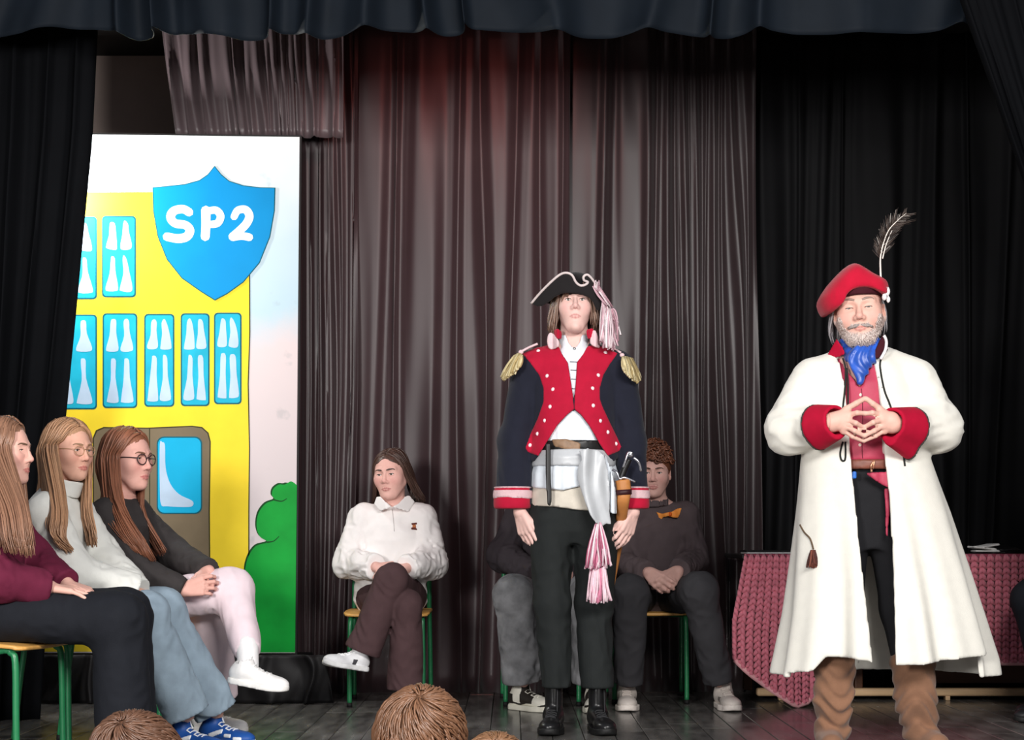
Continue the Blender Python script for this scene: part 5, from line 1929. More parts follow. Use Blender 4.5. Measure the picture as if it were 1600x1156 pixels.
skirt = zloft([hw_kn(1085, 1212, 1562, 0.31, 0.05), hw_kn(1030, 1222, 1555, 0.29, 0.05), hw_kn(960, 1232, 1535, 0.265, 0.04), hw_kn(900, 1238, 1518, 0.245, 0.04), hw_kn(800, 1247, 1486, 0.21, 0.03), hw_kn(720, 1253, 1456, 0.185, 0.02), hw_kn(660, 1262, 1440, 0.175, 0.02), hw_kn(610, 1262, 1436, 0.155, 0.03), hw_kn(575, 1275, 1424, 0.12, 0.03), hw_kn(553, 1306, 1396, 0.09, 0.03)],
              fold=lambda th, z: (0.055 * np.sin(th * 9 + 0.9) + 0.038 * np.sin(th * 15 + 2.0)) * np.clip((zb(730) - z) / 0.75, 0, 1))
yk = union([cone(b(1320, 566, 0.03), b(1274, 592, 0.03), 0.055, 0.082), cone(b(1382, 564, 0.03), b(1427, 592, 0.03), 0.055, 0.082)], 0.03)
cslL = chain([b(1272, 600, 0.03), b(1236, 670, -0.02), b(1280, 665, -0.15)], [0.092, 0.090, 0.072], 0.05)
cslR = chain([b(1428, 600, 0.03), b(1464, 668, -0.02), b(1420, 668, -0.15)], [0.092, 0.088, 0.072], 0.05)
csl = (lambda f: lambda p: f(p) + 0.015 * crease(p, (58, 58, 58), 5))(union([cslL, cslR]))
open_poly = poly2(pxpoly([(1316, 520), (1320, 560), (1325, 600), (1328, 650), (1331, 720), (1336, 780), (1342, 860), (1350, 950), (1358, 1034), (1360, 1110), (1392, 1110), (1393, 1040), (1393, 900), (1389, 780), (1383, 720), (1380, 660), (1377, 600), (1373, 560), (1380, 520)], B0 - 0.16))
hem_l = pxpoly([(1100, 1070), (1218, 1059), (1241, 1057), (1274, 1050), (1294, 1028), (1330, 1029), (1357, 1033), (1366, 1040), (1393, 1040), (1440, 1037), (1500, 1030), (1556, 1026), (1700, 1026)], B0 - 0.2)
hx_arr = np.array([q[0] for q in hem_l])
hz_arr = np.array([q[1] for q in hem_l])


def coat_solid(p):
    return smin(smin(skirt(p), yk(p), 0.03), csl(p), 0.02)


def coat(p):
    d = coat_solid(p)
    d = np.maximum(d, -np.maximum(skirt(p) + 0.016, p[:, 2] - zb(712)))
    d = lazy_max(d, p, lambda q: np.maximum(np.maximum(open_poly(q), q[:, 1] - (B0 + 0.02)), -(np.minimum(cslL(q), cslR(q)) - 0.005)), -1.0)
    hz = np.where(p[:, 1] < B0 - 0.05, np.interp(p[:, 0], hx_arr, hz_arr), 0.275)
    return np.maximum(d, hz - p[:, 2])


co = sculpt('coat', coat, [(b(1190, 1100, -0.34), b(1575, 535, 0.42), 0.0058)], m_cream, oB, slack=2.4)
# turned-back cuffs
for slv, ax0, ax1, nm in ((cslL, b(1281, 665, -0.165), b(1308, 658, -0.25), 0), (cslR, b(1420, 669, -0.165), b(1391, 662, -0.25), 1)):
    u_ = unit(ax1 - ax0)
    L_ = np.linalg.norm(ax1 - ax0)
    cc = cone(ax0, ax1, 0.080, 0.060)
    plane0 = lambda p, o=ax0, n=u_: -((p - o.astype(np.float32)) @ n.astype(np.float32)) - 0.012
    plane1 = lambda p, o=ax1, n=u_: ((p - o.astype(np.float32)) @ n.astype(np.float32))
    holl = cone(ax1 - u_ * 0.03, ax1 + u_ * 0.05, 0.046, 0.052)
    flop = cone(ax0 + np.array([0, 0, -0.055 - 0.03 * nm]), ax1 + np.array([0, 0, -0.04 - 0.02 * nm]), 0.030, 0.02)
    fcuff = cut(inter(union([cc, flop], 0.03), plane0, plane1), holl)
    bx_ = box_of(np.array([ax0, ax1]), 0.12)
    cu = sculpt('cuff', fcuff, [(*bx_, 0.0045)], m_crimson, co)
    ed = inter(grow(union([cc, flop], 0.03), 0.004), lambda p, o=ax0, n=u_: np.abs(((p - o.astype(np.float32)) @ n.astype(np.float32)) + 0.011) - 0.0035)
    sculpt('cuff_edge', ed, [(*bx_, 0.0035)], mat('black_white_piping', (54, 50, 48), 0.7), cu)
# collar
yc = lambda x, z: B0 - 0.085 + 1.4 * np.maximum(0, np.abs(x - xb(1347)) - 0.065)
cl_ = sculpt('collar', sheet(pxpoly([(1311, 527), (1304, 541), (1297.5, 554), (1305, 557), (1314, 556), (1322, 552), (1318, 540)], B0 - 0.08), yc, 0.007), [(b(1290, 562, -0.16), b(1328, 522, 0.05), 0.0035)], m_crimson, co)
sculpt('collar', sheet(pxpoly([(1379, 522), (1384, 530), (1380, 548), (1373, 560), (1362, 560), (1368, 545)], B0 - 0.08), yc, 0.007), [(b(1356, 566, -0.16), b(1392, 516, 0.05), 0.0035)], m_band, co)
link('collar_edge', tubes_mesh('collar_edge', [(np.array([(P(x, y, B0 - 0.10)[0], yc(P(x, y, B0 - 0.10)[0], 0) - 0.014, P(x, y, B0 - 0.10)[2]) for x, y in catmull([(1381, 524), (1386, 533), (1384, 546), (1376, 561)], 4)]), 0.006)], 6), m_cock, co)
# black cords along the opening
m_cord = cloth('black_cord', (40, 42, 40))
for pts in ([(1317, 560), (1321, 575), (1321, 600), (1318, 628), (1317, 640)], [(1323, 575), (1325, 600), (1325, 640)], [(1317, 690), (1313, 706), (1314, 717), (1318, 720), (1321, 715), (1321, 690)], [(1386, 546), (1376, 563), (1376, 580), (1382, 610), (1389, 628), (1394, 642)], [(1410, 702), (1412, 714), (1414, 728)]):
    link('cord', tubes_mesh('cord', [(line_on(coat_solid, pts, B0 - 0.5, B0 + 0.1, 0.003), 0.0036)], 6), m_cord, co)
m_eyelet = mat('grey_eyelet', (170, 168, 160), 0.6)
for x, y in ((1376, 578), (1373, 590), (1378, 606), (1384, 617), (1388, 632)):
    disc_on('eyelet', coat_solid, x, y, B0 - 0.5, B0 + 0.1, 0.0045, m_eyelet, co)
link('cord', tubes_mesh('cord', [(line_on(coat_solid, [(1250, 820), (1257, 832), (1266, 842), (1271, 858)], B0 - 0.5, B0 + 0.2, 0.004), 0.0035)], 6), mat('brown_cord', (92, 74, 56), 0.8), co)
tb_ = ray_on(coat_solid, 1270, 862, B0 - 0.5, B0 + 0.2, 0.01)
strands(co, 'tassel', [tb_ + [-0.006, 0, 0.006], tb_ + [0.008, 0, 0.006]], [tb_ + [-0.020, -0.01, -0.054], tb_ + [0.024, -0.01, -0.056]], 34, 5, 0.0042, [(86, 44, 34), (110, 60, 46), (66, 34, 28)], jit=0.004, k=5)
# ================================================================ seated figures
def torso_fn(pel, neck, sl, sr, wid=1.0, dep=1.0, hip=0.165, waist=0.15, chest=0.165, dh=0.125, dw=0.12, dc=0.125, top=0.92, belly=0.0):
    up = neck - pel
    Lt = np.linalg.norm(up)
    R = frame_of(sr - sl, up)
    kn = [(-0.09, 0, 0, hip * 0.8 * wid, dh * 0.8 * dep), (-0.02, 0, -belly, hip * wid, dh * dep), (0.35 * Lt, 0, -belly, waist * wid, dw * dep), (0.72 * Lt, 0, 0, chest * wid, dc * dep), (top * Lt, 0, 0.0, chest * 0.62 * wid, dc * 0.7 * dep), (1.0 * Lt, 0, 0.005, 0.06, 0.06)]
    return zloft(kn, origin=pel, R=R), R


def seated(o, head, neck, sh, el, wr, pel, hip, knee, ank, m_top, m_leg, hands=(), sleeve=(0.068, 0.066, 0.056), leg=(0.088, 0.072, 0.066), wid=1.0, dep=1.0, top_name='sweatshirt', leg_name='trousers', fold=0.006, lfold=0.006, seed=1, cuff_h=None, voxel=0.0055, sl_freq=(58, 58, 58), frq=1.5, hem=None, shin_z=0.09, belly=0.02, wr_ext=0.0, brow=(80, 60, 50), bodyless=False, hvox=0.0029):
    """Skin, top and trousers of a sitting figure from its joints; each of sh, el, wr, hip, knee, ank is a pair."""
    sh, el, wr, hip, knee, ank = [[np.asarray(q, float) for q in pr] for pr in (sh, el, wr, hip, knee, ank)]
    tf, R = torso_fn(pel, neck, sh[0], sh[1], wid, dep, belly=belly)
    tb, _ = torso_fn(pel, neck, sh[0], sh[1], wid * 0.82, dep * 0.82)
    fs = [tb]
    for i in (0, 1):
        fs += [cone(sh[i], el[i], 0.042, 0.036), cone(el[i], wr[i], 0.034, 0.025), cone(neck, sh[i], 0.045, 0.045), cone(hip[i], knee[i], 0.066, 0.05), cone(knee[i], ank[i], 0.046, 0.032)]
    allp = np.array([pel, neck] + sh + el + wr + hip + knee + ank)
    bb = box_of(allp, 0.09)
    if not bodyless:
        body(o, head, neck, fs, hands, [], bbox=bb, coarse=0.018, hvox=hvox)
        head.brows(o, brow)
    # top
    sl_f = []
    for i in (0, 1):
        e = wr[i] + unit(wr[i] - el[i]) * wr_ext
        sl_f.append(chain([sh[i], el[i], e], list(sleeve), 0.035))
    slv = union(sl_f, 0.0)
    yk_ = union([cone(neck - unit(neck - pel) * 0.035, s, 0.056, sleeve[0] * 0.95) for s in sh], 0.03)

    def ftop(p):
        d = smin(tf(p), yk_(p), 0.035) + fold * 0.8 * crease(p, np.array([40, 40, 34]) * frq, seed + 5)
        d = smin(d, slv(p) + fold * crease(p, np.array(sl_freq) * frq, seed, 1.8), 0.022)
        return d
    # end the sleeves squarely
    cuts = []
    for i in (0, 1):
        e = wr[i] + unit(wr[i] - el[i]) * wr_ext
        n = unit(e - el[i]).astype(np.float32)
        cuts.append((e.astype(np.float32), n, cone(el[i], e + n * 0.1, sleeve[2] + 0.03), el[i].astype(np.float32)))

    def ftop2(p):
        d = ftop(p)
        for e, n, near, q0 in cuts:
            d = lazy_max(d, p, lambda q: np.minimum((q - e) @ n, 0.03 - near(q) if False else np.where(near(q) < 0, (q - e) @ n, -1)))
        return d
    tb_box = box_of(np.array([pel - [0, 0, 0.02], neck] + sh + el + wr), 0.11)
    ot = sculpt(top_name, ftop2, [(*tb_box, voxel)], m_top, o)
    # trousers
    lf = []
    for i in (0, 1):
        lf.append(chain([hip[i], knee[i], ank[i]], list(leg), 0.04))
    pl = ell(pel + np.array([0, 0, -0.01]), (0.15, 0.12, 0.085), R)

    def fleg(p):
        d = smin(lf[0](p), lf[1](p), 0.012)
        d = smin(d, pl(p), 0.05)
        return d + lfold * crease(p, np.array([46, 46, 34]) * frq, seed + 9, 1.6)
    ends = []
    for i in (0, 1):
        n = unit(ank[i] - knee[i]).astype(np.float32)
        ends.append((ank[i].astype(np.float32), n, cone(knee[i], ank[i] + n * 0.12, leg[2] + 0.03)))

    def fleg2(p):
        d = fleg(p)
        for e, n, near in ends:
            d = lazy_max(d, p, lambda q: np.where(near(q) < 0, (q - e) @ n, -1))
        return d
    lb = box_of(np.array([pel] + hip + knee + ank), 0.12)
    ol = sculpt(leg_name, fleg2, [(*lb, voxel)], m_leg, o)
    return dict(top=ot, legs=ol, ftop=ftop, fleg=fleg, R=R, slv=slv)


def collar_ring(parent, neck, up, r0, r1, h, m, name='collar', th=0.009, base=0.0):
    """A soft stand collar around the neck."""
    R = frame_of((1, 0, 0), up)
    f = zloft([(base, 0, 0, r0, r0), (base + h, 0, 0, r1, r1)], origin=neck, R=R)
    fi = zloft([(base - 0.1, 0, 0, r0 - th, r0 - th), (base, 0, 0, r0 - th, r0 - th), (base + h + 0.1, 0, 0, r1 - th, r1 - th)], origin=neck, R=R)
    g = rumple(cut(f, fi), 0.002, (40, 40, 40), 4)
    bx = box_of(np.array([neck, neck + unit(up) * (base + h)]), max(r0, r1) + 0.02)
    return sculpt(name, g, [(*bx, 0.004)], m, parent)


def scalp(parent, head, rgb, fringe_z=0.062, thick=0.010, back_z=-0.06, name='scalp_hair', temple=0.0, vee=0.0):
    """Close layer of hair over the skull under the locks."""
    sk = ell((0, 0.014, 0.036), (0.0745 + thick, 0.094 + thick, 0.084 + thick))

    def f(p):
        q = head.loc(p)
        d = sk(q) + 0.0012 * np.sin(np.arctan2(q[:, 0], q[:, 1]) * 60 + 8 * np.sin(q[:, 2] * 60))
        line = np.where(q[:, 1] < 0.0, fringe_z - (q[:, 1] + 0.09) * 1.1 * 0 - np.clip((q[:, 1] + 0.085) / 0.085, 0, 1) ** 0.7 * (fringe_z + 0.01 - temple), np.interp(q[:, 1], [0.0, 0.03], [-0.01 + temple, back_z]))
        line = line - vee * np.maximum(0, np.abs(q[:, 0]) - 0.008) * (q[:, 1] < 0)
        return np.maximum(d, line - q[:, 2]) * head.k
    bx = box_of(head.W([(x, y, z) for x in (-0.1, 0.1) for y in (-0.11, 0.125) for z in (-0.09, 0.14)]), 0.0)
    c = np.array(lin(rgb))
    return sculpt(name, f, [(*bx, 0.0035)], m_hair, parent, lambda p: np.tile(c, (len(p), 1)) * (1 + 0.12 * np.sin(np.arctan2(head.loc(p)[:, 0], head.loc(p)[:, 1]) * 43))[:, None])


def glasses(parent, head, rgb, r=0.0022, rx=0.0235, rz=0.020, thin=False):
    g = thing_name = None
    m = mat('spectacle_frame_%d_%d_%d' % rgb, rgb, 0.35)
    rims = []
    for q in (-1, 1):
        t = np.linspace(0, 2 * np.pi, 25)
        pts = np.stack([q * 0.031 + rx * np.cos(t), -0.1015 + 0.006 * ((np.cos(t) * q) > 0) * np.abs(np.cos(t)), 0.001 + rz * np.sin(t)], 1)
        rims.append((head.W(pts), r * head.k))
    fr = link('spectacles', tubes_mesh('spectacles', [rims[0]], 6), m, parent)
    link('rim', tubes_mesh('rim', [rims[1]], 6), m, fr)
    link('bridge', tubes_mesh('bridge', [(head.W(catmull([(-0.009, -0.103, 0.006), (0, -0.107, 0.010), (0.009, -0.103, 0.006)], 4)), r * head.k)], 6), m, fr)
    for q in (-1, 1):
        link('temple_arm', tubes_mesh('temple_arm', [(head.W(catmull([(q * 0.054, -0.097, 0.006), (q * 0.070, -0.06, 0.007), (q * 0.079, -0.01, 0.006), (q * 0.082, 0.012, 0.0)], 4)), r * 0.9 * head.k)], 6), m, fr)
    ml = MATS.get('lens_glass')
    if ml is None:
        ml = bpy.data.materials.new('lens_glass')
        ml.use_nodes = True
        nt = ml.node_tree
        tr = nt.nodes.new('ShaderNodeBsdfTransparent')
        gl_ = nt.nodes.new('ShaderNodeBsdfGlossy')
        gl_.inputs['Roughness'].default_value = 0.05
        mx = nt.nodes.new('ShaderNodeMixShader')
        mx.inputs[0].default_value = 0.10
        nt.links.new(tr.outputs[0], mx.inputs[1])
        nt.links.new(gl_.outputs[0], mx.inputs[2])
        nt.links.new(mx.outputs[0], nt.nodes['Material Output'].inputs['Surface'])
        MATS['lens_glass'] = ml
    for q in (-1, 1):
        t = np.linspace(0, 2 * np.pi, 24, endpoint=False)
        ring = np.stack([q * 0.031 + rx * np.cos(t), np.full(24, -0.1), 0.001 + rz * np.sin(t)], 1)
        V = np.concatenate([head.W(ring), head.W([(q * 0.031, -0.1025, 0.001)])])
        T = np.stack([np.arange(24), (np.arange(24) + 1) % 24, np.full(24, 24)], 1)
        link('lens', np_mesh('lens', V, [T]), ml, fr)


# ---------------------------------------------------------------- girl in the white polo sweatshirt, legs crossed
C0 = 8.05


def c(x, y, dd=0.0):
    return P(x, y, C0 + dd)


gC = thing('person', (c(610, 0)[0], C0, 0), 'seated girl in white polo sweatshirt and brown flared trousers, legs crossed', 'person')
chair(-0.598, 8.10, 0, 'green framed chair under the girl in the white polo sweatshirt')
hC = Head(c(611.5, 742, 0.0), yaw=-16, pitch=-3, roll=-4, size=1.0, sx=0.98, lid=0.0042, skin=(226, 176, 164), lip=(176, 108, 104), lips=0.85)
m_wht = cloth('white_sweatshirt_fleece', (238, 233, 231), rough=0.9, var=0.02)
m_brn = cloth('brown_trouser_cloth', (74, 54, 56))
wCl, wCr = c(588, 886, -0.22), c(634, 888, -0.24)
hCl = hand(wCl, c(618, 884, -0.25) - wCl, (0.1, 0.5, -0.9), (0.3, -0.6, 0.6), 0.165, curl=(18, 22, 26, 30), thumb_out=25)
hCr = hand(wCr, c(598, 886, -0.27) - wCr, (-0.1, 0.5, -0.9), (-0.3, -0.6, 0.6), 0.165, curl=(18, 22, 26, 30), thumb_out=25)
S = seated(gC, hC, c(613, 790, 0.03), (c(567, 812, 0.03), c(658, 810, 0.03)), (c(548, 878, 0.0), c(674, 878, 0.0)), (wCl, wCr), c(611, 932, 0.05), (c(585, 934, 0.0), c(637, 932, 0.0)),
           (c(634, 946, -0.40), c(612, 906, -0.42)), (c(634, 1076, -0.36), c(566, 1018, -0.42)), m_wht, m_brn, [hCl, hCr], sleeve=(0.074, 0.078, 0.058), leg=(0.088, 0.070, 0.084), wid=1.06, dep=1.0, fold=0.020, lfold=0.012, seed=3, brow=(74, 52, 46), wr_ext=-0.01)
# polo collar and placket, small emblem
mcol = S['top']
for pts in ([(613, 792), (603, 784), (594, 775), (587, 776), (583, 788), (594, 799)], [(613, 792), (622, 787), (632, 775), (638, 773), (647, 783), (638, 800)]):
    sculpt('collar', sheet(pxpoly(pts, C0 - 0.08), lambda x, z: C0 - 0.095 + 0.9 * np.maximum(0, np.abs(x - c(612, 0)[0]) - 0.02) - 0.35 * (c(0, 790)[2] - z), 0.007), [(c(576, 806, -0.16), c(652, 768, 0.06), 0.004)], m_wht, mcol)
link('placket', tubes_mesh('placket', [(line_on(S['ftop'], [(613, 796), (615, 815), (616, 830)], C0 - 0.4, C0, 0.001), 0.0022)], 5), mat('white_stitching', (200, 194, 192), 0.9), mcol)
m_emb = mat('orange_brown_embroidery', (176, 104, 62), 0.8)
m_emb2 = mat('dark_brown_embroidery', (92, 46, 40), 0.8)
for pts, mm in (([(641, 817), (650, 816), (650, 819), (642, 820)], m_emb2), ([(643, 819.5), (648, 819), (649, 824), (643, 824.5)], m_emb), ([(641, 824), (647, 823), (651, 827), (650, 828), (641, 827)], m_emb2)):
    sculpt('emblem', inter(grow(S['ftop'], 0.004), poly2(pxpoly(pts, C0 - 0.13)), front(C0 - 0.02)), [(c(636, 832, -0.25), c(655, 812, 0.0), 0.0025)], mm, mcol)
hq = hC.w
DB = (78, 56, 48)
scalp(gC, hC, DB, 0.104, 0.007, vee=0.8)
gl = []
for q in (-1, 1):
    gl.append([[hq(q * 0.004, -0.060, 0.101), hq(q * 0.040, -0.054, 0.086), hq(q * 0.069, -0.036, 0.045), hq(q * 0.082, -0.010, -0.02), hq(q * 0.098, 0.02, -0.08), hq(q * 0.125, 0.045, -0.135)],
               [hq(q * 0.004, -0.02, 0.124), hq(q * 0.052, -0.022, 0.100), hq(q * 0.084, -0.01, 0.04), hq(q * 0.098, 0.03, -0.03), hq(q * 0.118, 0.055, -0.09), hq(q * 0.150, 0.065, -0.15)],
               [hq(q * 0.004, 0.04, 0.126), hq(q * 0.05, 0.06, 0.102), hq(q * 0.08, 0.07, 0.03), hq(q * 0.09, 0.085, -0.04), hq(q * 0.105, 0.09, -0.10), hq(q * 0.12, 0.09, -0.17)],
               [hq(q * 0.004, 0.08, 0.115), hq(q * 0.03, 0.105, 0.07), hq(q * 0.04, 0.115, 0.0), hq(q * 0.04, 0.115, -0.06), hq(q * 0.05, 0.11, -0.12), hq(q * 0.05, 0.10, -0.19)]])
LL, CC = [], []
for i, g in enumerate(gl):
    l_, c_ = guides_to_locks(g, 280, 31 + i, 0.0038, 0.004, DB, 0.35)
    LL += l_
    CC += c_
hair_mesh(gC, LL, CC)
shoe(gC, c(574, 1050, -0.40), -52, (236, 236, 238), (232, 232, 232), 0.25, pitch=-10, roll=0, laces=(248, 248, 248), name='sneaker', panels=[((70, 70, 74), lambda q: np.maximum(np.abs(q[:, 1] - 0.105) - 0.012, np.maximum(np.abs(q[:, 2] - 0.040) - 0.014, -q[:, 0])))])
shoe(gC, (c(632, 0, -0.3)[0], C0 - 0.26, 0), 6, (236, 236, 238), (232, 232, 232), 0.25, laces=(248, 248, 248), name='sneaker')

# ---------------------------------------------------------------- boy with curly auburn hair
D0 = 8.15


def dd_(x, y, k=0.0):
    return P(x, y, D0 + k)


bD = thing('person', (dd_(1022, 0)[0], D0, 0), 'seated boy with curly auburn hair and an orange bow on his dark sweatshirt', 'person')
chair(0.672, 8.25, 0, 'green framed chair under the boy with the orange bow')
hD = Head(dd_(1022, 739), yaw=-8, pitch=-4, size=1.0, sx=0.97, lid=0.0044, skin=(216, 170, 158), lip=(176, 110, 106))
m_dks = cloth('dark_grey_brown_sweatshirt', (92, 80, 82))
m_dkj = cloth('dark_grey_denim', (54, 53, 56))
wDl, wDr = dd_(1012, 894, -0.30), dd_(1060, 892, -0.30)
hDl = hand(wDl, dd_(1034, 912, -0.36) - wDl, (0.5, 0.7, -0.3), (0.3, -0.5, 0.8), 0.18, curl=(32, 36, 38, 40), thumb_out=22, thumb=(30, 25))
hDr = hand(wDr, dd_(1040, 912, -0.36) - wDr, (-0.5, 0.7, -0.3), (-0.3, -0.5, 0.8), 0.18, curl=(32, 36, 38, 40), thumb_out=22, thumb=(30, 25))
S = seated(bD, hD, dd_(1022, 788, 0.03), (dd_(976, 806, 0.03), dd_(1070, 806, 0.03)), (dd_(966, 880, -0.04), dd_(1084, 874, -0.02)), (wDl, wDr), dd_(1022, 932, 0.05), (dd_(998, 932, 0.0), dd_(1048, 932, 0.0)),
           (dd_(984, 926, -0.42), dd_(1092, 922, -0.42)), (dd_(982, 1066, -0.30), dd_(1122, 1064, -0.30)), m_dks, m_dkj, [hDl, hDr], sleeve=(0.072, 0.070, 0.054), leg=(0.092, 0.080, 0.072), wid=1.04, fold=0.015, lfold=0.014, seed=13, brow=(84, 56, 44), wr_ext=-0.005)
collar_ring(S['top'], dd_(1022, 788, 0.015), (0, -0.12, 1), 0.074, 0.068, 0.035, m_dks, base=-0.005)
m_or = mat('orange_paper', (255, 160, 70), 0.6, 0.08, 20)
yb = lambda x, z: ray_on(S['ftop'], 1047, 803, D0 - 0.4, D0 + 0.1, 0.022)[1] + 0.010 * np.sin(x * 90) + 0 * z
bw = sculpt('bow', sheet(pxpoly([(1027, 799), (1036, 802), (1045, 800), (1052, 799), (1060, 794), (1067, 793), (1064, 803), (1061, 809), (1052, 808), (1046, 806), (1038, 808), (1032, 816), (1029, 813), (1031, 806)], D0 - 0.13), yb, 0.006), [(dd_(1022, 822, -0.22), dd_(1072, 788, -0.02), 0.003)], m_or, S['top'])
sculpt('knot', ell(ray_on(S['ftop'], 1047, 803.5, D0 - 0.4, D0 + 0.1, 0.028), (0.010, 0.010, 0.012)), [(dd_(1040, 812, -0.24), dd_(1056, 796, -0.05), 0.003)], mat('deep_orange_paper', (226, 98, 20), 0.6), bw)
AU = (112, 68, 48)
scalp(bD, hD, AU, 0.07, 0.012, temple=0.005)
rsd = np.random.RandomState(8)
LL, CC = [], []
for i in range(420):
    th = rsd.uniform(0, 2 * np.pi)
    ph = rsd.uniform(0.0, 1.42)
    n = np.array([math.sin(ph) * math.cos(th), math.sin(ph) * math.sin(th), math.cos(ph)])
    if n[1] < -0.5 and n[2] < 0.12 + 0.25 * rsd.rand():
        continue
    base = np.array([0, 0.012, 0.04]) + n * np.array([0.08, 0.098, 0.09])
    u1 = unit(np.cross(n, rsd.randn(3)))
    u2 = np.cross(n, u1)
    t = np.linspace(0, 1, 9)
    rr = 0.010 + 0.006 * rsd.rand()
    ht_ = 0.012 + 0.016 * rsd.rand() * (1 + (n[2] > 0.6))
    pts = base + n * (t * ht_)[:, None] + u1 * (rr * np.cos(t * 7))[:, None] + u2 * (rr * np.sin(t * 7))[:, None] + np.array([0, -0.01, 0]) * t[:, None]
    LL.append((hD.W(pts), np.interp(t, [0, 0.5, 1], [0.006, 0.006, 0.003])))
    CC.append(np.array(lin(AU)) * (0.65 + 0.75 * rsd.rand()))
hair_mesh(bD, LL, CC, flat=1.0)
for hx_, yw in ((980, -4), (1126, 6)):
    shoe(bD, (dd_(hx_, 0, -0.22)[0], D0 - 0.20, 0), yw, (206, 196, 188), (222, 212, 204), 0.29, laces=(186, 176, 168), name='sneaker', high=0.01, panels=[((120, 112, 108), lambda q: np.maximum(np.abs(np.abs(q[:, 0]) - 0.04) - 0.012, np.maximum(np.abs(q[:, 1] - 0.14) - 0.018, np.abs(q[:, 2] - 0.045) - 0.012)))])

# ---------------------------------------------------------------- person hidden behind the uniformed youth
E0 = 8.1


def e_(x, y, k=0.0):
    return P(x, y, E0 + k)


pE = thing('person', (e_(862, 0)[0], E0, 0), 'seated person in faded grey jeans mostly hidden behind the uniformed youth', 'person')
chair(0.145, 8.15, 0, 'green framed chair behind the legs of the uniformed youth')
hE = Head(e_(866, 742), yaw=0, pitch=-4, size=1.0, skin=(216, 170, 158))
m_hood = cloth('charcoal_hoodie', (58, 52, 56))
m_gjean = cloth('faded_grey_denim', (118, 118, 120), var=0.42, scale=13)
wEl, wEr = e_(838, 896, -0.28), e_(888, 896, -0.28)
hEl = hand(wEl, e_(858, 912, -0.33) - wEl, (0.5, 0.7, -0.3), (0.3, -0.5, 0.8), 0.18, curl=(30, 34, 36, 38))
hEr = hand(wEr, e_(868, 912, -0.33) - wEr, (-0.5, 0.7, -0.3), (-0.3, -0.5, 0.8), 0.18, curl=(30, 34, 36, 38))
S = seated(pE, hE, e_(866, 792, 0.03), (e_(812, 808, 0.03), e_(916, 808, 0.03)), (e_(786, 868, -0.03), e_(932, 870, -0.03)), (wEl, wEr), e_(862, 932, 0.05), (e_(836, 934, 0.0), e_(890, 934, 0.0)),
           (e_(802, 930, -0.42), e_(918, 930, -0.42)), (e_(818, 1064, -0.36), e_(926, 1066, -0.36)), m_hood, m_gjean, [hEl, hEr], hvox=0.005, sleeve=(0.074, 0.076, 0.056), leg=(0.096, 0.092, 0.094), wid=1.06, fold=0.012, lfold=0.016, seed=23, brow=(60, 46, 40))
scalp(pE, hE, (60, 46, 40), 0.06, 0.016, temple=0.01)
collar_ring(S['top'], e_(866, 792, 0.0), (0, -0.1, 1), 0.072, 0.08, 0.045, m_hood, name='hood')
PANDA = [((44, 40, 36), lambda q: np.minimum(np.maximum(np.abs(q[:, 1] - 0.128) - 0.036, np.maximum(np.abs(np.abs(q[:, 0]) - 0.0) - 0.5, 0.034 - q[:, 2])), np.minimum(np.maximum(q[:, 1] - 0.055, np.maximum(q[:, 2] - 0.075, 0.03 - q[:, 2])), np.maximum(q[:, 2] - 0.034 - 0.010 * np.sin(q[:, 1] * 28), 0.15 - q[:, 1])))),
         ((44, 40, 36), lambda q: np.abs(q[:, 2] - (0.030 + 0.30 * np.abs(q[:, 1] - 0.085) ** 1.3 * 2.0)) - 0.005 + 10 * np.maximum(0, np.abs(q[:, 1] - 0.10) - 0.05))]
shoe(pE, (e_(797, 0, -0.28)[0], E0 - 0.26, 0), 48, (232, 228, 214), (226, 222, 206), 0.285, laces=(232, 228, 216), name='sneaker', panels=PANDA, high=0.015)
shoe(pE, (e_(930, 0, -0.28)[0], E0 - 0.24, 0), -4, (232, 228, 214), (226, 222, 206), 0.285, laces=(232, 228, 216), name='sneaker', panels=PANDA, high=0.015)
